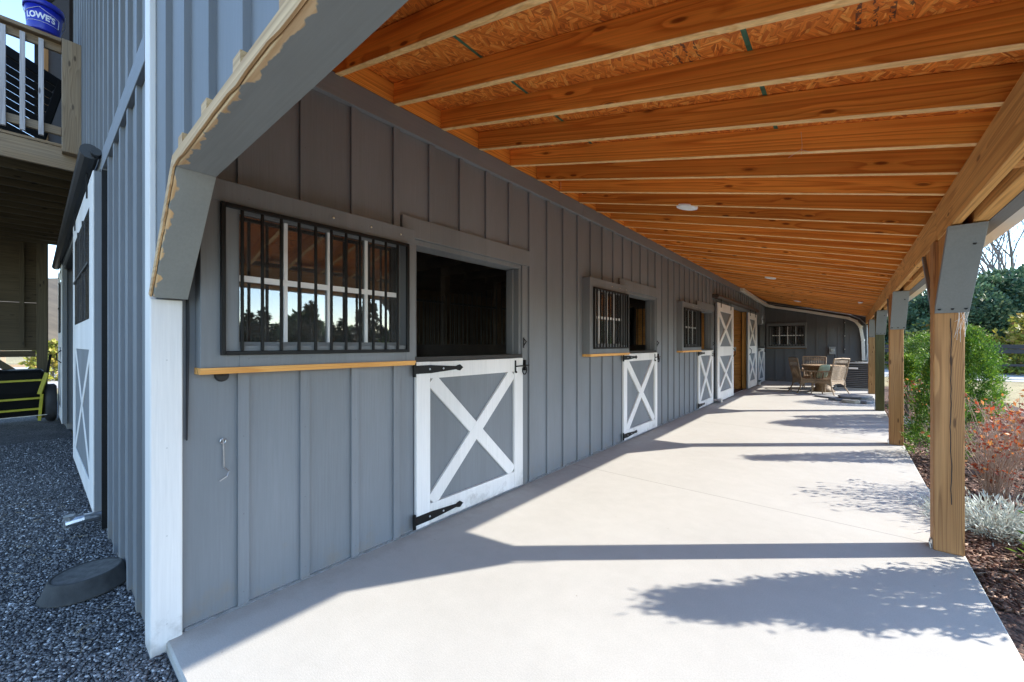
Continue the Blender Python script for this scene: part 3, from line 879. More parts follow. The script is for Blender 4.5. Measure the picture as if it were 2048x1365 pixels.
def stable_door(a, b, header=True, label=None):
    f = side
    zt = 1.225
    d = MB(f); d.box(a + 0.004, b - 0.004, -0.03, 0.006, 0.02, zt)
    do = d.build("stable_door", M['siding'], barn)
    if label: do['label'] = label
    wv = MB(f); fw = 0.125 if a < 3 else 0.11
    a2, b2 = a + .006, b - .006
    wv.box(a2, a2 + fw, 0.006, 0.032, 0.022, zt); wv.box(b2 - fw, b2, 0.006, 0.032, 0.022, zt)
    wv.box(a2 + fw, b2 - fw, 0.006, 0.031, zt - fw, zt - .002); wv.box(a2 + fw, b2 - fw, 0.006, 0.031, 0.024, 0.022 + fw * 1.2)
    xbraces(wv, a2 + fw + .02, b2 - fw - .02, 0.022 + fw * 1.2 + .01, zt - fw - .01, 0.006, 0.027, 0.105)
    wv.build("door_frame", M['white'], do, bevel=0.002)
    MB(f).box(a, b, -0.06, 0.018, zt + .001, zt + 0.035).build("door_cap", M['dark_trim'], do)
    for z in (zt - 0.055, 0.085):
        h = MB(f); strap(h, a - 0.005, z, 0.033, 0.46); h.build("strap_hinge", M['black'], do)
        for t in (0.12, 0.25): MB(f).lathe([(0.008, 0), (0.006, 0.004), (0, 0.005)], (a + t, 0.04, z), 8, M=Matrix.Rotation(R(-90), 4, 'X')).build("screw", M['galv'], do)
    la = MB(f)
    la.box(b - 0.13, b - 0.115, 0.033, 0.04, zt - .13, zt - 0.02); la.box(b + 0.01, b + 0.03, 0.02, 0.045, zt - .12, zt - 0.02)
    la.tube([(b - 0.125, 0.05, zt - .075), (b + 0.06, 0.055, zt - .07)], 0.007, 6)
    la.tube([(b - 0.01 + 0.032 * math.cos(t), 0.055, zt - .115 + 0.04 * math.sin(t)) for t in [k * .7 for k in range(10)]], 0.006, 6)
    la.tube([(b - 0.125, .042, zt - .12), (b - .125, .05, zt - .135)], 0.009, 6)
    la.build("latch", M['black'], do)
    hk = MB(f); hk.box(b + 0.012, b + 0.03, 0.0, 0.02, 1.32, 1.42); hk.tube([(b + .02, 0.02, 1.41), (b + .03, 0.045, 1.38), (b + .02, 0.02, 1.34)], 0.006, 6)
    hk.build("latch_keeper", M['black'], do)
    if header:
        t = MB(f); t.box(a - 0.11, b + 0.10, 0.0, 0.03, 2.112, 2.258); t.box(b + 0.002, b + 0.075, 0.0, 0.018, 0.012, 2.11)
        t.box(a, b, -0.16, 0.004, 2.075, 2.111); t.box(b - 0.032, b, -0.16, 0.0, 1.262, 2.074); t.box(a, a + 0.03, -0.16, 0.0, 1.262, 2.074)
        t.box(b - 0.052, b - 0.033, -0.13, -0.06, 1.262, 2.07)
        t.build("door_surround", M['grey_z2'], barn, bevel=0.002)


for i, (a, b) in enumerate(DOORS):
    stable_door(a, b)


def sliding_leaf(f, s0, s1, zt, zb, n0, panels, glazed=False, handle_s=None, label=None, hangers=True):
    th = 0.052 if glazed else 0.035
    d = MB(f); d.box(s0, s1, n0, n0 + th, zb, zt)
    do = d.build("sliding_door", M['siding'], barn)
    if label: do['label'] = label
    sw = 0.13 if not glazed else 0.30
    wv = MB(f); n1, n2 = n0 + th, n0 + (0.060 if glazed else 0.062)
    wv.box(s0, s0 + sw, n1, n2, zb, zt); wv.box(s1 - sw, s1, n1, n2, zb, zt)
    zs = [zb] + [z for p in panels for z in p[:2]] + [zt]
    for k in range(0, len(zs), 2):
        wv.box(s0 + sw, s1 - sw, n1, n2 - .001, zs[k], zs[k + 1])
    for p in panels:
        if p[2] == 'x':
            xbraces(wv, s0 + sw + .01, s1 - sw - .01, p[0] + .01, p[1] - .01, n1, n2 - .004, 0.09)
    wv.build("door_frame", M['white'], do, bevel=0.002)
    for p in panels:
        if p[2] == 'g':
            MB(f).box(s0 + sw, s1 - sw, n1 + 0.002, n1 + .008, p[0], p[1]).build("pane", M['glass'], do)
            mt = MB(f)
            mt.box(s0 + sw, s1 - sw, n1 + 0.009, n1 + .02, (p[0] + p[1]) / 2 - .01, (p[0] + p[1]) / 2 + .01)
            for q in (1, 2): 
                c = s0 + sw + (s1 - s0 - 2 * sw) * q / 3; mt.box(c - .01, c + .01, n1 + 0.009, n1 + .019, p[0], p[1])
            mt.build("sash", M['dark_trim'], do)
    if hangers:
        for t in (0.17, 0.8):
            c = s0 + (s1 - s0) * t
            h = MB(f); h.box(c - 0.02, c + 0.02, n2, n2 + 0.008, zt - 0.10, zt + 0.12); h.build("door_hanger", M['black'], do)
    if handle_s is not None:
        h = MB(f); h.tube([(handle_s, n2, 1.05), (handle_s + .0, n2 + .05, 1.10), (handle_s, n2 + .055, 1.2), (handle_s, n2 + .0, 1.26)], 0.009, 6)
        h.build("door_handle", M['black'], do)
    return do


XP = [(0.24, 1.08, 'x'), (1.31, 2.14, 'x')]
sliding_leaf(side, 9.79, 11.42, 2.33, 0.03, 0.045, XP, handle_s=11.34)
sliding_leaf(side, 13.52, 14.90, 2.33, 0.03, 0.045, XP, handle_s=13.60)
t = MB(side)
t.tube([(9.70, 0.095, 2.47), (15.10, 0.095, 2.47)], 0.05, 10)
t.box(9.70, 15.10, 0.0, 0.05, 2.44, 2.52)
t.build("door_track", M['track'], barn)
MB(side).box(AISLE[0] - .05, AISLE[1] + .05, 0.0, 0.02, 2.36, 2.435).build("door_head", M['grey_y'], barn)
# galvanised bottom stay rollers
def stay(f, s, z, n):
    g = MB(f)
    g.tube([(s, n, z - 0.005), (s + 0.02, n + 0.10, z + 0.005), (s + .02, n + 0.19, z - 0.005)], [0.033, 0.036, 0.038], 12)
    g.tube([(s + .02, n + .17, z - .035), (s + .02, n + .17, z + 0.05)], 0.032, 10)
    g.box(s - .05, s + .03, n - 0.002, n + .006, z - .05, z + .06)
    g.build("door_roller", M['galv'], barn, smooth=False)
stay(side, 9.74, 0.07, 0.0)
stay(side, 14.97, 0.07, 0.0)
front = lambda s, n, z: (s, -n, z)
# front breezeway doors
sliding_leaf(front, -4.28, -1.94, 2.66, 0.09, 0.012, [(0.255, 1.31, 'x'), (1.56, 2.45, 'g')], glazed=True, handle_s=None, hangers=True).location = (0, -0.0, 0)
barn_left_leaf = sliding_leaf(front, -9.0, -7.5, 2.66, 0.05, 0.0, [(0.255, 1.31, 'x'), (1.56, 2.45, 'g')], glazed=True, handle_s=-7.6)
t = MB(front); t.tube([(-9.0, 0.085, 2.81), (-1.98, 0.085, 2.81)], 0.055, 12)
t.tube([(-2.02, 0.055, 2.80), (-1.92, 0.055, 2.80)], 0.03, 10)
t.box(-9.0, -2.0, 0.0, 0.03, 2.60, 2.70)
t.build("door_track", M['track_grey'], barn)
MB(front).box(-4.36, -4.28, -0.12, 0.012, -0.04, 2.62).build("door_jamb", M['track'], barn)
stay(lambda s, n, z: (s, -n, z), -1.95, 0.06, 0.02)
MB(front).box(-1.895, -1.87, 0.0, 0.03, -0.03, 2.66).build('gap_shade_strip', M['black'], barn)  # added black strip standing in for the dark gap beside the leaf

# pine boarded room wall and post inside the side breezeway
w = MB()
for k in range(17):
    z = -0.04 + k * 0.172
    w.box(-3.55, -0.17, 13.87 + (0.004 if k % 2 else 0.0), 13.92, z, z + 0.168)
w.build("plank_wall", M['planks'], barn)
MB().box(-0.112, -0.004, 13.70, 13.857, 0.002, 2.355).build("door_post", M['sill_z'] if 'sill_z' in M else wood("pine_door_post", 'z', (0.92, 0.5, 0.15), (0.75, 0.33, 0.08), ring=18), barn)
MB().box(-0.40, -0.30, 13.858, 13.869, 1.15, 1.28).build("light_switch", M['muntin'], barn, bevel=0.003)

# wing at the far end (y = 17.4)
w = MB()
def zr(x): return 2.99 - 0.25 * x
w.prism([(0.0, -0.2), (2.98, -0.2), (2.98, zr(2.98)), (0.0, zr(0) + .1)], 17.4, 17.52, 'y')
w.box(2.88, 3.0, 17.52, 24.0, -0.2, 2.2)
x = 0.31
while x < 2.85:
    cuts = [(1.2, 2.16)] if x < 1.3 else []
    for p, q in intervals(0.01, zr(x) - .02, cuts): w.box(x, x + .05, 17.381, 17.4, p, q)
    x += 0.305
w.build("wing_wall", painted("shade_dark_siding", (0.125, 0.128, 0.134)), barn)  # siding grey darkened, the dim far end's shade is in the colour
MB().box(2.90, 3.01, 17.37, 17.40, -0.05, 1.38).build("corner_board", M['white'], barn)
MB().prism([(0.0, 3.16), (3.1, 2.385), (3.1, 2.42), (0.0, 3.20)], 17.54, 24.2, 'y').build("wing_roof", M['roof'], barn)
w = MB(); w.prism([(-0.12, 3.0), (-0.12, 3.9), (0.0, 3.9), (0.0, 3.0)], 0.0, .0001, 'y')

# loft door standing ajar on the front, above the deck
ld = MB()
h0 = Vector((-5.48, -0.03, 0)); h1 = Vector((-6.25, -0.24, 0))
ld.bar((h0.x, h0.y, 4.8), (h1.x, h1.y, 4.8), 0.05, 2.5)
ldo = ld.build("loft_door", M['ladder_brown'], barn)
ldo['label'] = "dark brown loft door standing ajar above the deck"
MB().bar((h0.x - .62, h0.y - .20, 4.8), (h1.x - .06, h1.y - .03, 4.8), 0.07, 2.5).build("door_stile", M['post'], ldo)

# ------------------------------------------------------------------ the porch
porch = empty("porch")
tag(porch, "lean-to porch with exposed pine rafters and strand board roof over the patio", "porch")
# roof sheathing: separate sheets edge to edge
w = MB()
zt = lambda x: 2.99 + 0.146 - 0.25 * x
w.prism([(0.0, zt(0)), (3.09, zt(3.09)), (3.09, zt(3.09) + .014), (0.0, zt(0) + .014)], 0.0, 17.4, 'y')
w.build("roof_sheathing", M['osb'], porch)
w = MB()
w.prism([(0.0, zt(0) + .016), (3.13, zt(3.13) + .016), (3.13, zt(3.13) + .05), (0.0, zt(0) + .05)], -0.05, 17.45, 'y')
w.build("roof_panel", M['roof'], porch)
# green painted sheet edges
w = MB()
for xg in (0.86, 2.07):
    w.prism([(xg, zt(xg) - .0015), (xg + .02, zt(xg + .02) - .0015), (xg + .02, zt(xg + .02) + .002), (xg, zt(xg) + .002)], 0.9, 17.3, 'y')
w.build("sheet_edge_paint", M['green_mark'], porch)
# rafters
for k in range(-1, 41):
    yk = 0.807 + 0.4064 * k
    a = MB(); dz = rnd.uniform(-0.003, 0.003)
    x0, x1 = 0.042, 3.0
    z_ = lambda x: 2.99 - 0.25 * x + dz
    a.prism([(x0, z_(x0)), (x1, z_(x1)), (x1, z_(x1) + .143), (x0, z_(x0) + .143)], -0.019, 0.019, 'y')
    o = a.build("rafter", M['rafter'], porch, bevel=0.002)
    o.data.materials.append(M['rafter_underlit'])          # underside coloured paler for the light bounced up from the slab
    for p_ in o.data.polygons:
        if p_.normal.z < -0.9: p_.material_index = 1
    o.location.y = yk + 0.019 + rnd.uniform(-.004, .004)
    o.rotation_euler.z = rnd.uniform(-.0012, .0012)
MB().box(0.002, 0.040, 0.05, 17.38, 2.992, 3.12).build("ledger_board", wood("pine_ledger", 'y', PINE_L, PINE_D, ring=16, obj_var=0.05), porch)
# the twin beam on the posts
zb = 2.03
segs = [(0.0, 3.50), (3.503, 7.15), (7.153, 10.81), (10.813, 14.46), (14.463, 17.39)]
for a_, b_ in segs:
    MB().box(-0.02, 0.02, 0, b_ - a_, 0, 0.236).build("beam", M['beam'], porch, bevel=0.004, loc=(2.873, a_, zb))
for a_, b_ in segs:
    MB().box(-0.03, 0.03, 0, b_ - a_, 0, 0.205).build("outer_beam", M['beam'], porch, bevel=0.003, loc=(2.965, a_, zb))
yy = 0.8
while yy < 17:
    MB().box(2.894, 2.934, yy, yy + .09, zb + 0.01, zb + 0.19).build("spacer_block", M['brace'], porch)
    yy += 1.22
w = MB(); w.box(2.996, 3.062, 0.0, 17.4, zb - 0.002, 2.345)
w.build("fascia", M['grey_y'], porch)
w = MB(); w.prism([(3.064, zb + .0), (3.135, zb + .0), (3.155, zb + .07), (3.155, zb + 0.13), (3.145, zb + .13), (3.145, zb + .07), (3.128, zb + .01), (3.064, zb + .01)], -0.03, 17.4, 'y')
w.box(3.064, 3.07, -0.03, 17.4, zb + .011, zb + .16)
w.build("gutter", M['alu'], porch)


def brace_set(parent, ya, sgn, x0=2.838, x1=2.990):
    """knee brace from the post face at ya up to the beam, sgn = direction along y"""
    tri = lambda: [(ya, 1.60), (ya + sgn * 0.43, 2.03), (ya, 2.03)]
    b = MB()
    b.prism(tri(), 2.856, 2.876, 'x'); b.build("knee_brace", M['brace'], parent)
    MB().prism(tri(), 2.95, 2.97, 'x').build("knee_brace", M['brace'], parent)
    c = MB()
    p0 = (ya, 1.565); p1 = (ya + sgn * 0.44, 2.005)
    c.prism([(ya, 1.555), (ya, 1.598), (ya + sgn * 0.425, 2.023), (ya + sgn * 0.468, 2.023), (ya + sgn * .455, 2.0), (ya + sgn * .01, 1.555)], x0, x1, 'x')
    c.build("brace_cover", M['cover'], parent, bevel=0.002)
    for xx, dy, zz in ((x0 + .018, .035, 1.579), (x0 + .076, .035, 1.579), (x0 + .134, .035, 1.579), (x0 + .115, .38, 1.924)):
        MB().lathe([(0.0, -.003), (0.0085, -.003), (0.007, .004), (0, .004)], (xx, ya + sgn * dy, zz), 8, M=Matrix.Rotation(R(sgn * 135), 4, 'X')).build("screw", M['rubber'], parent)


POST_Y = [3.442, 7.09, 10.75, 14.40]
for i, py in enumerate(POST_Y):
    p = MB(); p.box(-0.07, 0.07, 0, 0.14, 0.0, 2.03)
    po = p.build("post", M['post_green'] if i == 2 else M['post'], porch, bevel=0.006, loc=(2.903, py, 0))
    if i == 2: po['label'] = "greenish treated post"
    if i == 3: po.data.materials.clear(); po.data.materials.append(wood("orange_post", 'z', (0.55, 0.33, 0.14), (0.34, 0.17, 0.06), ring=26))
    q = empty("tmp"); bpy.data.objects.remove(q)
    before = set(bpy.data.objects)
    brace_set(None, 0.0, -1); brace_set(None, 0.14, 1)
    for nb in set(bpy.data.objects) - before:
        nb.parent = po; nb.location = (-2.903, 0, 0)
    if i == 0:
        ck = MB(); pts_ = []
        z = 0.32; xk = 0.012
        while z < 1.56:
            pts_.append((xk, -0.0015, z)); z += 0.05; xk += rnd.uniform(-.0035, .0035)
        for aa, bb in zip(pts_, pts_[1:]): ck.bar(aa, bb, 0.0035, 0.0035, up=(0, 1, 0))
        ck.build("crack", M['rubber'], po)
    cp = MB(); cp.box(-0.075, -0.071, 0.02, .07, 0.0, .06); cp.tube([(-.078, .03, .0), (-.085, .035, .04), (-.078, .05, .06)], .004, 6)
    cp.build("post_clip", M['galv'], po)
# front corner post and arched gable end (y = 0 .. 0.09)
po = MB().box(2.833, 2.973, 0.0, 0.09, 0.0, 2.03).build("post", M['white'], porch, bevel=0.004)
po['label'] = "white front corner post"
brace_set(po, 0.09, 1)
arch = [(0.030, 1.575), (0.50, 2.045), (2.36, 2.045), (2.83, 1.575)]
arch_in = [(0.072, 1.557), (0.517, 2.003), (2.343, 2.003), (2.788, 1.557)]
w = MB()
gab = [(0.002, 1.578), (0.028, 1.578), (0.498, 2.048), (2.362, 2.048), (2.832, 1.578), (2.97, 1.578), (2.97, 2.38), (0.002, 3.12)]
w.prism([(0.002, 1.578), (0.028, 1.578), (0.498, 2.048), (0.498, 2.99), (0.002, 3.115)], 0.0, 0.03, 'y')
w.prism([(0.498, 2.048), (2.362, 2.048), (2.362, 2.53), (0.498, 2.99)], 0.0, 0.03, 'y')
w.prism([(2.362, 2.048), (2.832, 1.578), (2.97, 1.578), (2.97, 2.38), (2.362, 2.53)], 0.0, 0.03, 'y')
xb = 0.32
def arch_z(x):
    if x < 0.5: return 1.575 + (x - 0.03) if x > .03 else 1.575
    if x < 2.36: return 2.045
    return 2.045 - (x - 2.36)
blocks = []
while xb < 2.9:
    zl, zh = arch_z(xb), arch_z(xb - 0.05)
    zz = max(zl, zh) + 0.035
    w.box(xb - 0.05, xb, -0.02, 0.0, zz, 3.10 - 0.25 * xb)
    blocks.append((xb, min(zl, zh)))
    xb += 0.305
w.build("gable_panel", M['siding'], porch)
for xb, zz in blocks:
    MB().box(-0.055, 0.004, -0.026, 0.0, 0, 0.048).build("batten_block", M['bare'], porch, loc=(xb, 0, zz - 0.004))
w = MB()
for i in range(3):
    a, b, c, d = arch[i], arch[i + 1], arch_in[i + 1], arch_in[i]
    w.prism([a, b, c, d], -0.022, 0.10, 'y')
w.build("arch_trim", M['arch'], porch, bevel=0.002)
for i in range(3):
    a, b, c, d = arch[i], arch[i + 1], arch_in[i + 1], arch_in[i]
    e = MB()
    n = 26; vs = []; fs = []
    for k in range(n + 1):
        t_ = k / n
        o1 = Vector((a[0] + (b[0] - a[0]) * t_, a[1] + (b[1] - a[1]) * t_)); o2 = Vector((d[0] + (c[0] - d[0]) * t_, d[1] + (c[1] - d[1]) * t_))
        ww = rnd.uniform(0.78, 1.03)
        q = o1.lerp(o2, ww)
        vs += [(o1.x, -0.031, o1.y), (q.x, -0.031, q.y), (o1.x, -0.0245, o1.y), (q.x, -0.0245, q.y)]
    for k in range(n):
        b_ = 4 * k
        fs += [(b_, b_ + 4, b_ + 5, b_ + 1), (b_ + 1, b_ + 5, b_ + 7, b_ + 3), (b_ + 2, b_ + 3, b_ + 7, b_ + 6), (b_, b_ + 2, b_ + 6, b_ + 4)]
    e.add(vs, fs); e.build("bare_edge", M['bare'], porch)
# nail tips poking through the sheathing near the wall
for i in range(9):
    yq = 3.2 + i * 0.45; MB().tube([(0.09, yq, 3.06), (0.085, yq + .01, 2.99)], 0.0025, 4).build("nail_tip", M['nail'], porch)

# recessed disc lights under the rafters
nrm = Vector((-0.25, 0, -1)).normalized()
for i, (lx, ly, lb) in enumerate([(1.2, 3.73, "round white porch light nearest the camera"), (1.21, 9.12, "middle round white porch light under the rafters"), (1.21, 14.7, "round white porch light farthest along, near the end wall")]):
    e = empty("ceiling_light", (lx, ly, 2.99 - 0.25 * lx - 0.002)); e.rotation_euler = (0, math.atan(0.25), 0)
    tag(e, lb, "ceiling light", "round porch lights")
    MB().lathe([(0.098, 0.012), (0.1, 0.002), (0.096, -0.006), (0.082, -0.010), (0.08, -0.004)], n=40, cap=False).build("frame", M['muntin'], e, smooth=True)
    MB().lathe([(0.0805, 0.010), (0.0805, -0.006), (0.05, -0.0075), (0.0, -0.008)], n=40, cap=False).build("diffuser", M['diff'], e, smooth=True)
    MB().lathe([(0.07, 0.012), (0.07, 0.10)], n=16).build("junction_can", M['galv'], e)
e = MB().lathe([(0.045, 0.0), (0.045, -0.02), (0.03, -0.035), (0.0, -0.036)], (2.62, 11.75, 2.33), 20).build("smoke_sensor", M['diff'], smooth=True)
tag(e, "small cream sensor fixed under the far rafters close to the beam", "sensor")

# ------------------------------------------------------------------ small things on and by the walls
# wire hook hanging on the wall
w = MB(); hy, hz = 0.250, 0.80
pts = [(0.012, hy + .012 * math.cos(t), hz + .07 + .012 * math.sin(t)) for t in [k * .8 + 1.6 for k in range(9)]]
pts += [(0.012, hy + .001, hz + .05), (0.012, hy + .003, hz - .06), (0.02, hy + .022, hz - .085), (0.03, hy + .012, hz - 0.105), (0.035, hy - .02, hz - .12)]
w.tube(pts, 0.0032, 6)
tag(w.build("wire_hook", M['galv']), "bent pale wire hook hanging on the grey siding below the first window", "hook")
w = MB(); w.tube([(0.025, 3.06, 1.02), (0.025, 3.06, 0.92), (.03, 3.075, .90), (.03, 3.075, 1.0)], 0.003, 5)
# thin dark cord by the corner
w = MB(); w.tube([(0.02, 0.108, 1.80), (0.022, 0.112, 1.4), (0.02, 0.107, 1.0), (0.021, 0.105, 0.9)], 0.0035, 6)
w.box(0.004, 0.010, 0.104, 0.110, 0.9, 1.85)
tag(w.build("hanging_cord", M['rubber']), "thin black cord hanging down the siding beside the white corner board", "cord")

# cream pipe and conduit under the far roof slope
w = MB()
pipe = [(0.075, 12.6, 2.93), (0.08, 15.0, 2.86), (0.11, 17.18, 2.80), (0.30, 17.29, 2.75), (1.4, 17.30, 2.50), (2.40, 17.30, 2.25), (2.60, 17.30, 2.14), (2.72, 17.30, 1.95), (2.78, 17.29, 1.5), (2.80, 17.27, 0.83)]
for p, q in zip(pipe, pipe[1:]): w.bar(p, q, 0.10, 0.085)
for p in pipe[1:-1]: w.lathe([(0.0, -.05), (0.052, -.03), (0.058, 0), (0.052, .03), (0, .05)], p, 12)
pe = w.build("line_cover", M['cream'], bevel=0.004)
tag(pe, "thick cream pipe running along the far roof slope and down to the air conditioner", "pipe")
w = MB()
cd = [(0.16, 17.33, 2.88), (1.3, 17.34, 2.64), (2.45, 17.34, 2.36), (2.70, 17.34, 2.22), (2.88, 17.33, 2.0), (2.89, 17.33, 1.1), (2.86, 17.3, 0.83)]
w.tube(cd, 0.016, 8)
tag(w.build("conduit", M['conduit']), "thin pale conduit following the roofline above the cream pipe", "conduit")
# meter box
w = MB(); w.box(-0.085, 0.085, -0.09, 0.0, -0.125, 0.125); w.box(-0.095, 0.095, -0.10, -0.09, 0.11, .13)
mb_ = w.build("disconnect_box", M['meter'], loc=(1.99, 17.378, 1.15), bevel=0.004)
MB().lathe([(0.06, 0), (0.06, 0.02), (0.05, 0.03), (0, .032)], (0, -0.09, 0.01), 20, M=Matrix.Rotation(R(90), 4, 'X')).build("cover_plate", M['conduit'], mb_)
MB().tube([(0.06, -0.045, -.12), (.07, -.05, -.2), (.05, -.05, -.3), (.10, -.05, -.4), (.15, -.05, -.46)], 0.012, 6).build("cable", M['rubber'], mb_)
tag(mb_, "grey electrical disconnect box on the shaded end wall above the table", "electrical box")
w = MB(); w.tube([(0, 0, 0), (0, 0, 1.15), (0, 0, 1.3)], 0.013, 6)
for z in (0.15, 0.6, 1.05): w.box(-.022, .03, -.01, .02, z - .02, z + .02)
dc = w.build("wall_conduit", M['rubber'], loc=(2.30, 17.355, 1.05))
tag(dc, "black conduit with bright clips running up the shaded end wall", "conduit")
for z in (0.15, 0.6, 1.05): MB().lathe([(0.0, -.016), (.016, 0), (0, .016)], (0.02, -.02, z), 8).build("clip", M['diff'], dc)

# ------------------------------------------------------------------ air conditioner
ac = empty("air_conditioner", (2.50, 15.72, 0.0)); ac.scale = (1, 1, 1.08)
tag(ac, "black louvred air conditioner unit under the cream pipe at the end wall", "air conditioner")
MB().box(-.43, .43, -.43, .43, 0.0, 0.06).build("base_pad", M['meter'], ac)
MB().box(-.355, .355, -.355, .355, 0.06, 0.72).build("coil", M['rubber'], ac)
w = MB()
z = 0.10
while z < 0.70:
    for s in (-1, 1):
        w.prism([(s * .357, z + .012), (s * .395, z - .012), (s * .395, z + .008), (s * .357, z + .030)], -.39, .39, 'x')
        w.prism([(s * .357, z + .012), (s * .395, z - .012), (s * .395, z + .008), (s * .357, z + .030)], -.356, .356, 'y')
    z += 0.052
w.build("louvre", simple("grey_louvre_metal", (0.10, 0.102, 0.11), 0.4, var=.1), ac)
w = MB(); w.box(-.41, .41, -.41, .41, 0.725, .765)
for a_ in (-.385, .385):
    for b_ in (-.385, .385): w.box(a_ - .02, a_ + .02, b_ - .02, b_ + .02, .06, .725)
w.build("cabinet_top", M['meter'], ac, bevel=0.006)
g = MB()
for r_ in (.1, .18, .26, .33): g.tube([(r_ * math.cos(t), r_ * math.sin(t), .772) for t in [k * math.pi / 12 for k in range(25)]], 0.004, 4)
g.build("fan_grille", M['black'], ac)
MB().box(-.08, .13, -.405, -.397, .58, .625).build("name_plate", M['diff'], ac)

# ------------------------------------------------------------------ wicker table and chairs
tb = empty("wicker_table", (1.84, 14.35, 0.0))
tag(tb, "round wicker table with a pale top between the wicker chairs", "table")
MB().lathe([(0.0, .735), (.50, .735), (.515, .745), (.50, .76), (0, .76)], n=40, cap=False).build("tabletop", M['wicker_pale'], tb, smooth=True)
MB().lathe([(.485, .733), (.44, .60), (.34, .46), (.22, .38), (.17, .30), (.18, .12), (.30, .0)], n=40).build("apron", M['wicker'], tb, smooth=True)


def wicker_chair(name, label, loc, rz, mat, cushion=False):
    """faces +x locally"""
    c = empty(name, loc, rz)
    tag(c, label, "wicker chair", "wicker chairs round the table")
    wd = .27
    # seat box and skirts
    st = MB(); st.box(-.23, .27, -wd, wd, .37, .42); st.build("seat", mat, c, bevel=0.01)
    sk = MB()
    for s in (-1, 1): sk.prism([(-.23, .24), (-.1, .30), (.15, .30), (.27, .24), (.27, .37), (-.23, .37)], s * wd - .008, s * wd + .008, 'y')
    sk.prism([(-wd, .24), (-.1, .30), (.1, .30), (wd, .24), (wd, .37), (-wd, .37)], .262, .278, 'x')
    sk.prism([(-wd, .24), (-.1, .30), (.1, .30), (wd, .24), (wd, .37), (-wd, .37)], -.238, -.222, 'x')
    sk.build("skirt", mat, c)
    for sx, sy in ((1, 1), (1, -1), (-1, 1), (-1, -1)):
        l = MB()
        if sx > 0: l.tube([(.26, sy * (wd - .01), .40), (.265, sy * (wd - .01), .2), (.28, sy * wd, 0.0)], [.018, .018, .014], 8)
        else: l.tube([(-.22, sy * (wd - .01), .42), (-.24, sy * (wd - .01), .2), (-.34, sy * (wd + .03), 0.0)], [.018, .018, .014], 8)
        l.build("leg", mat, c)
    # back: woven strands within a bent frame
    bk = MB()
    fl = [(-.22, -wd, .40), (-.27, -wd - .01, .65), (-.33, -wd - .02, .97)]
    fr_ = [(p[0], -p[1], p[2]) for p in fl]
    bk.tube(fl, .018, 8); bk.tube(fr_, .018, 8)
    bk.tube([fl[-1], (-.34, 0, .985), fr_[-1]], .018, 8)
    def bp(u, v):
        x = -.22 - .05 * v / .45 - .06 * max(0, v - .45)
        if v > .45: x -= .0
        x = -.22 - (.05 / .25) * min(v, .25) - (.06 / .32) * max(0, v - .25)
        return (x - .01 * (1 - (u / wd) ** 2), u * (1 + .07 * v / .57), .40 + v)
    k = -wd + .03
    while k < wd - .02:
        bk.tube([bp(k, 0), bp(k, .25), bp(k, .56)], .0055, 4); k += .042
    v = .02
    while v < .36:
        bk.tube([bp(-wd, v), bp(0, v), bp(wd, v)], .008, 4); v += .0185
    for v in (.47, .50, .53): bk.tube([bp(-wd, v), bp(0, v), bp(wd, v)], .008, 4)
    bk.build("backrest", mat, c)
    for s in (-1, 1):
        ar = MB()
        ar.tube([(-.27, s * wd, .64), (-.1, s * (wd + .03), .63), (.2, s * (wd + .04), .61), (.29, s * (wd + .02), .58), (.28, s * wd, .40)], .02, 8)
        for q in range(7): ar.tube([(-.18 + q * .07, s * wd, .41), (-.18 + q * .07, s * (wd + .03), .62)], .005, 4)
        ar.build("armrest", mat, c)
    return c


wicker_chair("wicker_chair", "brown wicker chair on the left of the round table, seen from its side", (1.50, 13.65, 0), R(25), M['wicker'])
wicker_chair("wicker_chair", "sunlit wicker chair with a pale green cushion on the right of the table", (2.00, 13.62, 0), R(148), M['wicker_pale'])
wicker_chair("wicker_chair", "wicker chair behind the round table, only its back top showing", (1.62, 15.05, 0), R(-85), M['wicker_pale'])
cu = MB()
n = 10
vs = []; fs = []
for side_ in (1, -1):
    for j in range(n + 1):
        for i in range(n + 1):
            u = i / n * 2 - 1; v = j / n * 2 - 1
            th = .055 * max(0, (1 - u ** 4) * (1 - v ** 4)) ** .5
            vs.append((side_ * th, u * .20 * (1 - .06 * v * v), v * .20 * (1 - .06 * u * u)))
for s_ in range(2):
    b0 = s_ * (n + 1) ** 2
    for j in range(n):
        for i in range(n):
            a = b0 + j * (n + 1) + i; fs.append((a, a + 1, a + n + 2, a + n + 1))
cu.add(vs, fs)
co = cu.build("cushion", M['cushion'], smooth=True)
co.location = (1.88, 13.70, 0.615); co.rotation_euler = (0, R(-18), R(148))
tag(co, "pale green square cushion propped on the sunlit wicker chair", "cushion")

# ------------------------------------------------------------------ flagstones lying on the slab
def flagstone(label, x, y, z, rx, ry, rot, tilt, mat, th=0.05):
    r = random.Random(label); n = 14; ol = []
    for k in range(n):
        a = 2 * math.pi * k / n; q = 1 + r.uniform(-.16, .12)
        ol.append((rx * q * math.cos(a), ry * q * math.sin(a)))
    m = MB(); m.prism(ol, 0, th, 'z')
    o = m.build("flagstone", mat, bevel=0.012)
    o.location = (x, y, z); o.rotation_euler = (tilt[0], tilt[1], rot)
    tag(o, label, "stone slab", "flat stones on the patio edge")


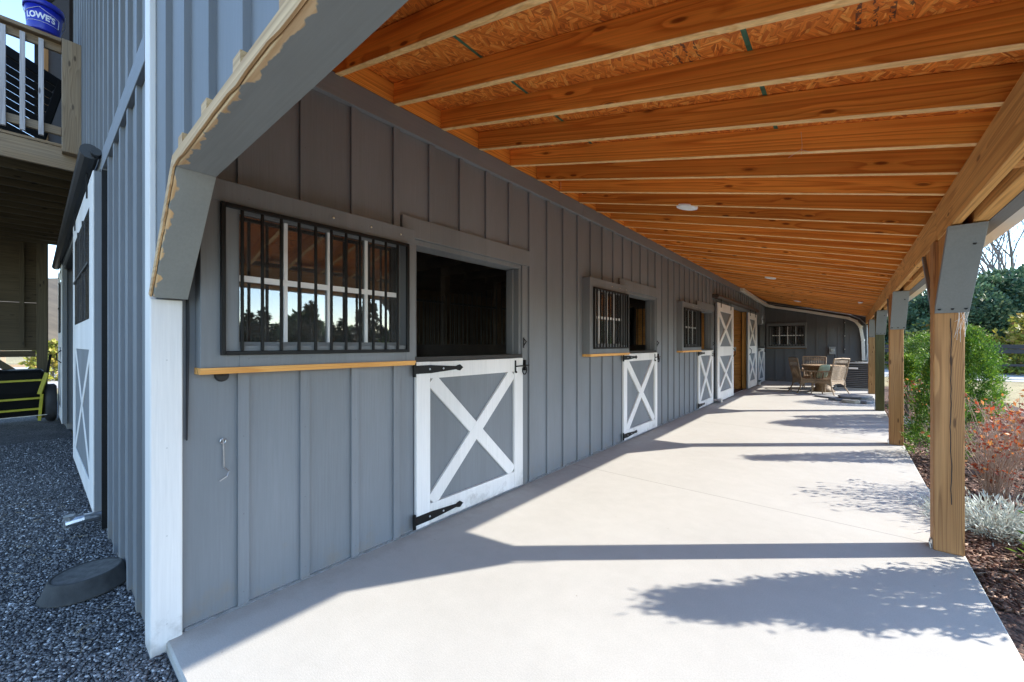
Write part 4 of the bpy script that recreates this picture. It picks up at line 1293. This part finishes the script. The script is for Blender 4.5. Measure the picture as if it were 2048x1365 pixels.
flagstone("long dark flat stone lying leftmost on the patio by the chairs", 1.98, 12.75, 0.0, .30, .17, -.5, (0, 0), M['stone'], .04)
flagstone("dark flat stone lying between the long stone and the stone pile", 2.26, 12.2, 0.0, .22, .16, .3, (0, 0), M['stone'], .06)
flagstone("large blue grey stone slab on top of the pile beside the post", 2.52, 12.3, 0.085, .32, .24, .2, (0.03, -.05), M['stone'], .045)
flagstone("pale cream stone slab under the front of the pile", 2.47, 11.85, 0.0, .20, .13, .1, (0, 0), M['stone_pale'], .07)
flagstone("grey stone slab at the back of the pile", 2.62, 12.5, 0.0, .28, .22, .8, (0, 0), M['stone'], .08)
flagstone("small grey stone slab tucked against the far post", 2.72, 11.9, 0.0, .14, .12, .8, (0, 0), M['stone'], .07)

# ------------------------------------------------------------------ deck at the left
deck = empty("deck")
tag(deck, "raised timber deck with railing standing left of the barn door", "deck")
DX, DY0, DY1 = -4.27, -3.6, -0.012
MB().box(DX - .04, DX, DY0, DY1, 3.30, 3.535).build("rim_joist", M['deck'], deck, bevel=0.003)
MB().box(DX - .02, DX + .12, -0.158, -0.014, 3.46, 4.69).build("rail_post", M['deck_up'], deck, bevel=0.004)
MB().box(DX - .06, DX + .085, DY0, -0.16, 4.66, 4.70).build("top_rail", M['deck'], deck, bevel=0.003)
MB().box(DX - .02, DX + .018, DY0, -0.16, 4.57, 4.658).build("rail_board", M['deck'], deck, bevel=0.003)
MB().box(DX - .02, DX + .018, DY0, -0.16, 3.66, 3.75).build("bottom_rail", M['deck'], deck, bevel=0.003)
y = -0.305
while y > -1.6:
    MB().box(DX + .019, DX + .057, -.019, .019, 3.60, 4.63).build("baluster", M['baluster'], deck, bevel=0.003, loc=(0, y, 0)); y -= 0.127
w = MB(); y = -0.15
x = DX + 0.01
while x > -9.6:
    w.box(x - .137, x, DY0, DY1, 3.537, 3.565); x -= 0.143
w.build("deck_boards", M['deck'], deck)
x = DX - 0.42
while x > -9.55:
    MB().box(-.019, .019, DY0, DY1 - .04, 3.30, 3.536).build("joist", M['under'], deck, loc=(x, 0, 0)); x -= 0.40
for (px, py) in ((-9.55, -0.25), (-9.55, -3.4), (DX - .1, -3.4)):
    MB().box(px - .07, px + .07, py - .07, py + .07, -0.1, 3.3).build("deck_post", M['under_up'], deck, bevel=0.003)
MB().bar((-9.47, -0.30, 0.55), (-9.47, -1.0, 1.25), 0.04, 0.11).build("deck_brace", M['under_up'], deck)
sc_ = empty("board_screen")
tag(sc_, "shadowy horizontal board screen closing the back of the space under the deck", "screen")
w = MB(); z = 1.24; k = 0
while z < 3.28:
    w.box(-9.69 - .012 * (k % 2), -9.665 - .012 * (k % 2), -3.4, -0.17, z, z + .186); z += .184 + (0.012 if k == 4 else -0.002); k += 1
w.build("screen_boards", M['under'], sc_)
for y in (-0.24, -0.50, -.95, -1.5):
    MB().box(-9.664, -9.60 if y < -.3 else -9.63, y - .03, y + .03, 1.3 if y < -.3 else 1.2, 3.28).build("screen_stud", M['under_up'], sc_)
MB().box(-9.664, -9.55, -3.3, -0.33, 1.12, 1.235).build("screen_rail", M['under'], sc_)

# slatted black chair leaning on the deck
ch = empty("slatted_chair", (-4.9, -0.153, 3.57), 0)
tag(ch, "black slatted plastic lounge chair tipped up behind the deck railing", "lounge chair")
def cp_(u, v, dx=0.0):  # u along the slats away from the barn, v down across them
    return (dx, -0.907 * u - 0.19 * v, 0.98 + 0.42 * u - 0.98 * v)
w = MB()
for k in range(9):
    w.bar(cp_(.02, .155 + k * .087), cp_(1.25, .155 + k * .087), .075, .02, up=(1, 0, 0))
w.build("slats", M['plastic'], ch)
w = MB(); w.bar(cp_(-.04, .055), cp_(1.3, .055), .11, .05, up=(1, 0, 0)); w.bar(cp_(-.02, .0), cp_(.0, .93), .07, .055, up=(1, 0, 0)); w.bar(cp_(1.28, .0), cp_(1.28, 1.35), .07, .055, up=(1, 0, 0)); w.bar(cp_(-.03, .89), cp_(1.27, .89), .07, .03, up=(1, 0, 0))
w.bar((0, -.36, .16), (-.3, -.30, 0.0), .05, .05)
w.build("chair_frame", M['plastic'], ch, bevel=0.008)

# blue bucket on the rail
bk = empty("bucket", (DX + .0, -0.285, 4.701)); bk.rotation_euler = (0, 0, R(-14))
tag(bk, "blue plastic bucket with white store lettering standing on the deck railing", "bucket")
BR0, BR1, BH = .118, .143, .30
MB().lathe([(0, 0.0), (BR0, 0), (BR0 + .002, .01), (BR1, BH), (BR1 - .005, BH), (BR0 - .004, .012), (0, .012)], n=48, cap=False).build("body", M['bucket'], bk, smooth=True)
MB().lathe([(BR1 - .002, BH - .055), (BR1 + .007, BH - .055), (BR1 + .008, BH - .03), (BR1 + .006, BH), (BR1 - .006, BH + .003)], n=48, cap=False).build("rim", M['bucket'], bk, smooth=True)
MB().tube([((BR1 + .01) * math.cos(t), (BR1 + .012) * math.sin(t) * 1.0, .262 - .19 * abs(math.cos(t)) ** 1.0 * (1 if abs(math.sin(t)) < 2 else 0)) for t in [math.pi / 2 + k * math.pi / 16 for k in range(17)]], .003, 5).build("handle", M['galv'], bk)
tcu = bpy.data.curves.new("lettering", 'FONT'); tcu.body = "LOWE'S"; tcu.size = 0.082; tcu.align_x = 'CENTER'; tcu.align_y = 'CENTER'; tcu.extrude = 0.0; tcu.offset = 0.0035; tcu.resolution_u = 3
to = bpy.data.objects.new("lettering", tcu); COL.objects.link(to)
bpy.context.view_layer.update()
me = bpy.data.meshes.new_from_object(to.evaluated_get(bpy.context.evaluated_depsgraph_get()))
bpy.data.objects.remove(to)
def on_bucket(u, v, off):
    z = .128 + v; r_ = BR0 + (BR1 - BR0) * z / BH + off; a = u / .13
    return (r_ * math.cos(a), r_ * math.sin(a), z)
for v_ in me.vertices:
    v_.co = on_bucket(v_.co.x * .80, v_.co.y, 0.0015)
me.materials.clear(); me.materials.append(M['bucket_white']); me.name = "lettering"
lo = bpy.data.objects.new("lettering", me); COL.objects.link(lo); lo.parent = bk
w = MB()
ol = [(-.15, -.052), (.15, -.052), (.15, .035), (.045, .065), (0.0, .09), (-.045, .065), (-.15, .035), (-.15, -.052)]
for a_, b_ in zip(ol, ol[1:]):
    nseg = 6
    for i in range(nseg):
        t0, t1 = i / nseg, (i + 1) / nseg
        w.tube([on_bucket(a_[0] + (b_[0] - a_[0]) * t0, a_[1] + (b_[1] - a_[1]) * t0, .0028), on_bucket(a_[0] + (b_[0] - a_[0]) * t1, a_[1] + (b_[1] - a_[1]) * t1, .0028)], .0022, 4)
w.build("sign_outline", M['bucket_white'], bk)

# rubber feed pan upside down on the gravel
fp = empty("feed_pan", (-0.96, -0.158, -0.05)); fp.rotation_euler = (R(2), R(-2), 0); fp.scale = (.9, .9, .95)
tag(fp, "round black rubber feed pan lying upside down on the gravel by the corner", "feed pan")
MB().lathe([(.205, 0), (.212, .004), (.212, .014), (.203, .016), (.170, .098), (.163, .104), (.155, .103), (.148, .094), (.0, .090)], n=48, cap=False).build("pan_body", simple("weathered_rubber", (0.055, 0.055, 0.053), 0.8, spec=.3, var=0.4, nscale=14, bscale=50, bstr=.3), fp, smooth=True)
MB().lathe([(.0, .0935), (.10, .0945), (.151, .0985)], n=40, cap=False).build("dried_mud", simple("dried_dirt", (0.115, 0.112, 0.105), 0.9, var=0.5, nscale=22, bscale=60, bstr=.4), fp, smooth=True)

# cart under the deck
ct = empty("yard_cart", (-9.05, -0.62, -0.05))
tag(ct, "black tub yard cart with yellow metal frame parked under the deck", "cart")
w = MB()
prof = [(-.30, .12), (.30, .12), (.36, .55), (.36, .9), (.33, .95), (-.33, .95), (-.36, .9), (-.36, .55)]
w.prism(prof, -1.3, .38, 'y'); w.build("tub", M['plastic'], ct, bevel=0.03)
w = MB()
for z in (.75, .43, .24): w.bar((.37, -1.3, z + .0), (.38, .36, z + .02), .03, .035)
w.bar((.40, .33, .05), (.41, .36, .52), .04, .05); w.bar((.41, .33, .52), (.43, .42, .90), .045, .055)
w.build("cart_frame", M['yellow'], ct, bevel=0.004)
MB().bar((.43, .425, .90), (.43, .46, 1.22), .035, .04).build("grip", M['plastic'], ct)
MB().bar((.44, -1.2, .13), (.44, .42, .15), .012, .012).build("tow_rod", M['galv'], ct)
w = MB(); Mx = Matrix.Rotation(R(90), 4, 'X')
w.lathe([(.12, -.05), (.30, -.07), (.34, -.04), (.34, .04), (.30, .07), (.12, .05)], (0.15, .47, .34), 28, M=Mx)
wh = w.build("wheel", M['rubber'], ct, smooth=True)
MB().lathe([(0, -.03), (.12, -.04), (.13, 0), (.12, .04), (0, .03)], (0.15, .47, .34), 20, M=Mx, cap=False).build("rim", M['yellow'], wh)

# cobweb strands under the first knee brace and a hanging thread among the rafters
w = MB(); r = random.Random(3)
for i in range(9):
    a_ = Vector((2.978 + r.uniform(-.05, .015), 3.425, 1.556)); b_ = Vector((2.955 + r.uniform(-.03, .02), 3.4405, 1.50 - r.uniform(0, .12) * (3 if i == 0 else 1)))
    m_ = (a_ + b_) / 2 + Vector((r.uniform(-.01, .01), -.012, -.006)); w.tube([a_, m_, b_], .0011, 3)
w.tube([(2.985, 3.42, 1.556), (2.972, 3.425, 1.49), (2.972, 3.435, 1.40)], .0017, 3)
tag(w.build("cobweb", M['web']), "wispy white cobweb hanging under the grey brace of the near post", "cobweb")
w = MB(); w.tube([(2.20, 2.42, 2.55), (2.205, 2.42, 2.47), (2.20, 2.42, 2.42)], .0009, 3); w.tube([(2.2, 2.42, 2.45), (2.14, 2.43, 2.425)], .0009, 3); w.tube([(2.2, 2.42, 2.45), (2.25, 2.43, 2.42)], .0009, 3)
tag(w.build("cobweb", M['web']), "thin forked cobweb thread hanging between the near rafters", "cobweb")

# ------------------------------------------------------------------ planting
def leaf_faces(P, D, size, rs, width=0.45, curl=0.2):
    """diamond leaves at P pointing along D"""
    n = len(P)
    D = D / (np.linalg.norm(D, axis=1, keepdims=True) + 1e-9)
    A = rs.randn(n, 3); Sd = np.cross(D, A); Sd /= (np.linalg.norm(Sd, axis=1, keepdims=True) + 1e-9)
    Nn = np.cross(D, Sd)
    s = (size * (0.6 + 0.8 * rs.rand(n, 1)))
    V = np.stack([P, P + D * s * .5 + Sd * s * width * .5 + Nn * s * curl * .2, P + D * s, P + D * s * .5 - Sd * s * width * .5 + Nn * s * curl * .2], 1)
    F = (np.arange(4)[None] + 4 * np.arange(n)[:, None])
    return V.reshape(-1, 3), F


def arborvitae(loc, label, h=1.65, r=.5, n=15000, seed=1, group=None, cat="shrub", mat='thuja', taper=0.35, size=.040):
    rs = np.random.RandomState(seed)
    o = empty("arborvitae", loc); tag(o, label, cat, group)
    # vertical sprays fanned outward from the core
    ns = int(n / 26)
    th = rs.rand(ns) * 2 * np.pi; zz = rs.rand(ns) ** .85
    lob = 1 + .14 * np.sin(th * 3 + seed) + .10 * np.sin(th * 5 + zz * 7 + seed * 2)
    rad = r * np.clip((1 - zz ** (2.2 / (taper + .4))), 0.06, 1) ** .55 * lob * np.clip(.55 + zz * 3, 0, 1)
    if taper < .2: rad = r * (1.03 - zz) ** .75 * lob
    q = .55 + .45 * rs.rand(ns) ** .5
    C = np.stack([rad * q * np.cos(th), rad * q * np.sin(th), .05 + zz * h * .93 + rs.randn(ns) * .02], 1)
    out = np.stack([np.cos(th), np.sin(th), np.full(ns, 1.5)], 1) + rs.randn(ns, 3) * .35
    out /= np.linalg.norm(out, axis=1, keepdims=True)
    Ps, Ds = [], []
    for k in range(26):
        t = rs.rand(ns, 1)
        j = rs.randn(ns, 3) * .028
        Ps.append(C + out * t * (.17 if taper >= .2 else .09) + j); Ds.append(out + rs.randn(ns, 3) * .55)
    P = np.concatenate(Ps); D = np.concatenate(Ds)
    V, F = leaf_faces(P, D, size, rs, .32)
    tone = np.tile(rs.rand(ns) * .5, 26) + rs.rand(len(P)) * .5
    raw_mesh("foliage", V, F, M[mat], o, tone)
    t = MB(); t.tube([(0, 0, -.05), (0.01, 0, h * .45), (0, .01, h * .8)], [.035, .025, .01], 6); t.build("trunk", M['bark'], o)
    return o


arborvitae((3.87, 9.9, -.05), "bushy green arborvitae seen just right of the near post", 1.64, .43, 30000, 1, "arborvitae shrubs along the porch")
arborvitae((3.95, 13.2, -.05), "green arborvitae seen between the first and second porch posts", 1.62, .58, 16000, 5, "arborvitae shrubs along the porch")
arborvitae((3.95, 17.0, -.05), "distant green arborvitae beyond the greenish third post", 1.6, .5, 7000, 3, "arborvitae shrubs along the porch")
arborvitae((3.22, 6.62, -.05), "small narrow conifer right behind the near post", 1.22, .24, 8000, 7, "small narrow conifers by the slab", "conifer", taper=.1, size=.04)
arborvitae((3.58, 3.42, -.05), "conical conifer outside the porch casting the broad shadow on the near slab", 1.38, .31, 13000, 8, "small narrow conifers by the slab", "conifer", taper=.1, size=.045)
arborvitae((3.25, 10.2, -.05), "small conifer whose shadow crosses the slab past the second post", 1.15, .22, 5000, 9, "small narrow conifers by the slab", "conifer", taper=.1, size=.045)


def twig_shrub(loc, label, h, spread, nst, nleaf, seed, lmat='red_leaf', group=None, lsize=.052, tw=.0034):
    r = random.Random(seed); rs = np.random.RandomState(seed)
    o = empty("twiggy_shrub", loc); tag(o, label, "shrub", group)
    m = MB(); P = []; D = []
    for i in range(nst):
        a = r.uniform(0, 6.28); b = r.uniform(.1, 1) * spread; x, y = r.uniform(-.08, .08), r.uniform(-.08, .08)
        hh = h * r.uniform(.55, 1); pts = []
        for k in range(5):
            t = k / 4; pts.append((x + b * math.cos(a) * t ** 1.3 + r.uniform(-.012, .012), y + b * math.sin(a) * t ** 1.3 + r.uniform(-.012, .012), hh * t))
        m.tube(pts, [tw, tw * .9, tw * .8, tw * .6, tw * .35], 4)
        for q in range(3):
            k = r.choice((1, 2, 3)); p0 = Vector(pts[k]); d = Vector((r.uniform(-1, 1), r.uniform(-1, 1), r.uniform(.5, 1.3))).normalized(); l = r.uniform(.06, .2) * h
            p1 = p0 + d * l; m.tube([p0, p0 + d * l * .5 + Vector((0, 0, .01)), p1], [tw * .6, tw * .5, tw * .3], 3)
            for c in range(2): P.append(p1 - d * l * .3 * c); D.append(d + Vector((r.uniform(-1, 1), r.uniform(-1, 1), r.uniform(-.6, .3))))
        for c in range(3): P.append(Vector(pts[-1]) * (1 - .06 * c)); D.append(Vector((r.uniform(-1, 1), r.uniform(-1, 1), r.uniform(-.4, .6))))
    m.build("stems", M['twig'], o)
    P = np.array([tuple(p) for p in P]); D = np.array([tuple(p) for p in D])
    idx = rs.randint(0, len(P), nleaf)
    P = P[idx] + rs.randn(nleaf, 3) * .022; D = D[idx] + rs.randn(nleaf, 3) * .6
    V, F = leaf_faces(P, D, lsize * .85, rs, .5)
    raw_mesh("leaves", V, F, M[lmat], o, rs.rand(nleaf))
    return o


G = "red leaved shrubs in the bed"
twig_shrub((3.42, 5.15, -.04), "red leaved twiggy shrub nearest the camera right of the near post", .92, .42, 60, 420, 1, group=G)
twig_shrub((3.92, 5.65, -.04), "red and orange shrub at the right edge behind the nearest red shrub", .95, .45, 55, 420, 2, group=G)
twig_shrub((4.05, 7.3, -.04), "orange leaved shrub in front of the bushy arborvitae", .80, .50, 45, 380, 3, group=G)
twig_shrub((3.28, 8.6, -.04), "red leaved shrub seen left of the near post", .92, .34, 55, 330, 4, group=G)
twig_shrub((4.3, 4.6, -.04), "red leaved shrub low at the right edge beside the silver plant", .7, .4, 50, 320, 6, group=G)
twig_shrub((3.30, 12.4, -.04), "small red leaved shrub far along the bed near the green post", .7, .3, 30, 200, 5, group=G)
twig_shrub((3.7, 6.4, -.04), "low sprawling shrub with pale bare stems behind the near post", .55, .42, 60, 110, 9, group=G)

def tuft(name, loc, label, cat, h, r_, n, seed, mat, size, width=.16):
    rs = np.random.RandomState(seed); o = empty(name, loc); tag(o, label, cat)
    th = rs.rand(n) * 6.283; u = rs.rand(n) ** .5
    base = np.stack([r_ * .5 * u * np.cos(th), r_ * .5 * u * np.sin(th), np.zeros(n)], 1)
    D = np.stack([np.cos(th) * u, np.sin(th) * u, .9 - .45 * u], 1) + rs.randn(n, 3) * .18
    L_ = rs.rand(n, 1)
    P = base + D * L_ * h * .85
    V, F = leaf_faces(P, D + rs.randn(n, 3) * .35, size, rs, width)
    raw_mesh("foliage", V, F, M[mat], o, rs.rand(n))
    m = MB()
    for k in range(40):
        i = rs.randint(n); m.tube([tuple(base[i]), tuple(base[i] + D[i] * h * .8)], .0025, 3)
    m.build("stems", M['twig'], o)
    return o


tuft("silver_plant", (3.25, 4.25, -.04), "low silvery grey mound plant in the mulch right of the near post", "plant", .27, .42, 2600, 3, 'silver', .055)
tuft("silver_plant", (3.62, 4.05, -.04), "pale silver mound plant at the right edge beside the larger silver plant", "plant", .24, .36, 1800, 4, 'silver', .05)
tuft("green_plant", (3.25, 7.9, -.04), "small fresh green plant in the mulch left of the near post", "plant", .2, .25, 900, 5, 'olive', .05)
tuft("green_plant", (3.50, 3.65, -.04), "small green sprig plant low at the right edge", "plant", .16, .3, 500, 6, 'olive', .05)
tuft("silver_plant", (3.3, 9.3, -.04), "small pale plant at the foot of the shrub left of the near post", "plant", .2, .3, 900, 7, 'silver', .05)

# ------------------------------------------------------------------ trees
def limb(mb, p, d, l, r_, depth, r, tips, spread=.55, sides=5):
    q = p; pts = [p]
    for k in range(3):
        d = (d + Vector((r.uniform(-.16, .16), r.uniform(-.16, .16), r.uniform(-.04, .12)))).normalized()
        q = q + d * l / 3; pts.append(q)
    mb.tube(pts, [r_, r_ * .88, r_ * .76, r_ * .62], sides)
    if depth == 0: tips.append((q, d)); return
    for k in range(3 if depth > 1 else 4):
        nd = (d + Vector((r.uniform(-1, 1), r.uniform(-1, 1), r.uniform(-.25, .7))) * spread).normalized()
        limb(mb, pts[r.choice((1, 2, 3, 3))], nd, l * r.uniform(.55, .8), r_ * .55, depth - 1, r, tips, spread, max(3, sides - 1))
    tips.append((q, d))


def bare_tree(loc, label, h, seed, group):
    r = random.Random(seed); o = empty("bare_tree", loc); tag(o, label, "tree", group)
    t = MB(); t.tube([(0, 0, -.3), (0, 0, h * .18), (.05, .1, h * .36)], [h * .014, h * .011, h * .008], 7); t.build("trunk", M['bark'], o)
    m = MB(); tips = []
    for k in range(6):
        limb(m, Vector((0, 0, h * (.2 + .04 * k))), Vector((r.uniform(-.8, .8), r.uniform(-.8, .8), 1)).normalized(), h * .32, h * .005, 4, r, tips, .6)
    m.build("crown", M['bark'], o)
    return o


def leafy_tree(loc, name, label, h, w_, n, seed, mat, group, lsize=.35, low=.08, cat="tree"):
    rs = np.random.RandomState(seed); r = random.Random(seed)
    o = empty(name, loc); tag(o, label, cat, group)
    m = MB(); m.tube([(0, 0, -.3), (0, 0, h * .5), (0, 0, h * .8)], [h * .025, h * .018, h * .008], 7)
    nb = 42; cs = []
    for k in range(nb):
        z = h * (low + (1 - low) * r.random() ** .9); t = (z / h - low) / (1 - low)
        rr = w_ * (1 - t ** 2.2) ** .6 * r.uniform(.35, 1); a = r.uniform(0, 6.28)
        c = Vector((rr * math.cos(a), rr * math.sin(a), z)); cs.append((c, w_ * r.uniform(.18, .34)))
        if k % 2 == 0: m.tube([(0, 0, z * .75), c * .6 + Vector((0, 0, z * .3)), c], [h * .007, h * .005, h * .003], 4)
    m.build("trunk", M['bark'], o)
    idx = rs.randint(0, nb, n)
    C = np.array([tuple(c[0]) for c in cs])[idx]; RR = np.array([c[1] for c in cs])[idx][:, None]
    dv = rs.randn(n, 3); dv /= np.linalg.norm(dv, axis=1, keepdims=True)
    P = C + dv * RR * (.6 + .5 * rs.rand(n, 1)) * np.array([[1, 1, .7]])
    V, F = leaf_faces(P, dv + rs.randn(n, 3) * .7, lsize, rs, .6)
    tn = np.clip(np.array([r.random() for _ in range(nb)])[idx] * .45 + rs.rand(n) * .5 + (rs.rand(n) > .96) * .4, 0, 1)
    raw_mesh("crown", V, F, M[mat], o, tn)
    return o


def conifer_tree(loc, label, h, w_, n, seed, group):
    rs = np.random.RandomState(seed); o = empty("conifer_tree", loc); tag(o, label, "tree", group)
    MB().tube([(0, 0, -.3), (0, 0, h * .6), (0, 0, h)], [h * .018, h * .01, .02], 6).build("trunk", M['bark'], o)
    nb = 110; zb_ = rs.rand(nb) ** 1.1; th = rs.rand(nb) * 6.283; ln = w_ * (1 - zb_) ** .85 * (.65 + .45 * rs.rand(nb)) + .1
    idx = rs.randint(0, nb, n); t = rs.rand(n) ** .6
    P = np.stack([np.cos(th[idx]) * ln[idx] * t, np.sin(th[idx]) * ln[idx] * t, h * (.06 + .92 * zb_[idx]) - ln[idx] * t * .25], 1) + rs.randn(n, 3) * .12
    D = np.stack([np.cos(th[idx]), np.sin(th[idx]), np.full(n, -.2)], 1) + rs.randn(n, 3) * .6
    V, F = leaf_faces(P, D, .5, rs, .4)
    raw_mesh("crown", V, F, M['needles'], o, rs.rand(n))
    return o


# direct view, right of the near post: dark evergreen bank with bare trees behind
G1 = "dark evergreen trees beyond the lawn"
dk = "dark broadleaf evergreen tree in the bank beyond the lawn"
base_t = leafy_tree((9.6, 36.0, -.1), "evergreen_tree", dk, 5.3, 3.6, 34000, 21, 'evergreen', G1, .21)
for (x, y, s, rz) in ((4.6, 40, .95, 1.0), (6.8, 34.0, .85, 2.2), (13.5, 39.0, 1.2, 3.1), (17.5, 36, 1.15, 4.0), (1.5, 46, 1.0, 5.0), (11.4, 44, 1.2, 5.7), (-3, 50, 1.2, .4), (22, 38, 1.2, 1.4)):
    t_ = copy_tree(base_t); t_.location = (x, y, -.1); t_.scale = (s, s, s * rnd.uniform(.9, 1.05)); t_.rotation_euler.z = rz
G2 = "bare trees behind the evergreens"
bb = bare_tree((12.5, 50.0, -.1), "tall leafless tree behind the evergreen bank", 17.0, 4, G2)
for (x, y, s, rz) in ((17.0, 55.0, 1.0, 2.0), (8.2, 52.0, .8, 4.0), (14.8, 60.0, 1.1, 1.1), (21, 52, 1.0, 3.3)):
    t_ = copy_tree(bb); t_.location = (x, y, -.1); t_.scale = (s,) * 3; t_.rotation_euler.z = rz
yl = leafy_tree((9.2, 30.5, -.1), "yellow_shrub", "yellow green shrub behind the black fence", 2.6, 1.8, 3500, 31, 'yellow_leaf', "yellowing shrubs behind the fence", .2, 0.02, "shrub")
yl['label'] = "yellow green shrub in the row behind the black fence"
for (x, y, s) in ((7.4, 31.5, .8), (6.0, 32.0, .9), (11.3, 30.5, .8), (2.5, 33, .8)):
    t_ = copy_tree(yl); t_.location = (x, y, -.1); t_.scale = (s * 1.2, s, s); t_.rotation_euler.z = x
# black board fence
bf = empty("board_fence", (0, 27.0, -.09)); tag(bf, "low black board fence across the far side of the lawn", "fence")
x = -6.0
while x < 34:
    MB().box(-.05, .05, -.05, .05, 0, 1.55).build("fence_post", M['fence'], bf, loc=(x, 0, 0)); x += 2.6
for z in (.55, 1.15, 1.36):
    MB().box(-6, 34, -.075, -.052, z - (.05 if z < 1 else .09), z + (.05 if z < 1 else .09)).build("fence_board", M['fence'], bf)
sheet("pale_drive", -40, 60, 24.0, 33.0, -0.075, M['road'])

# tree line that the window panes mirror
G3 = "conifers across the field mirrored in the window"
ctree = conifer_tree((62, 38, -.1), "dark conifer in the tree line across the field, mirrored in the window", 9.5, 2.3, 4200, 41, G3)
rr = random.Random(5)
for k in range(26):
    a = R(8 + k * 2.35 + rr.uniform(-.6, .6)); d = rr.uniform(60, 84)
    x, y = 2.4 + d * math.cos(a), d * math.sin(a)
    t_ = copy_tree(ctree); t_.location = (x, y, -.1); s = rr.uniform(.5, 1.12) * d / 78; t_.scale = (s * 1.2, s * 1.2, s * rr.uniform(.8, 1.05)); t_.rotation_euler.z = rr.uniform(0, 6)
G4 = "leafy trees in the tree line across the field"
lt = leafy_tree((70, 30, -.1), "field_tree", "rounded dark tree between the conifers across the field", 6.2, 4.2, 4200, 51, 'evergreen', G4, .7, .02)
for k in range(16):
    a = R(5 + k * 4.1 + rr.uniform(-1, 1)); d = rr.uniform(78, 92)
    t_ = copy_tree(lt); t_.location = (2.4 + d * math.cos(a), d * math.sin(a), -.1); s = rr.uniform(.8, 1.15); t_.scale = (s * 1.3, s * 1.3, s * .8); t_.rotation_euler.z = rr.uniform(0, 6)

# far left, seen through the gap beside the barn
gs = leafy_tree((-22.0, 0.15, -.1), "green_shrub", "bright green shrub in the sunny field seen through the gap under the deck", 1.5, .9, 2000, 61, 'yellow_leaf', None, .16, .02, "shrub")
wf = empty("wire_fence", (-26, 0, -.09)); tag(wf, "post and rail fence in the sunny field seen under the deck", "fence")
for k in range(9): MB().box(-.06, .06, -.06, .06, 0, 1.3).build("fence_post", M['deck_up'], wf, loc=(0, -6 + k * 1.6, 0))
for z in (.5, 1.1): MB().box(-.03, .03, -6, 7, z - .06, z + .06).build("fence_rail", M['deck'], wf)
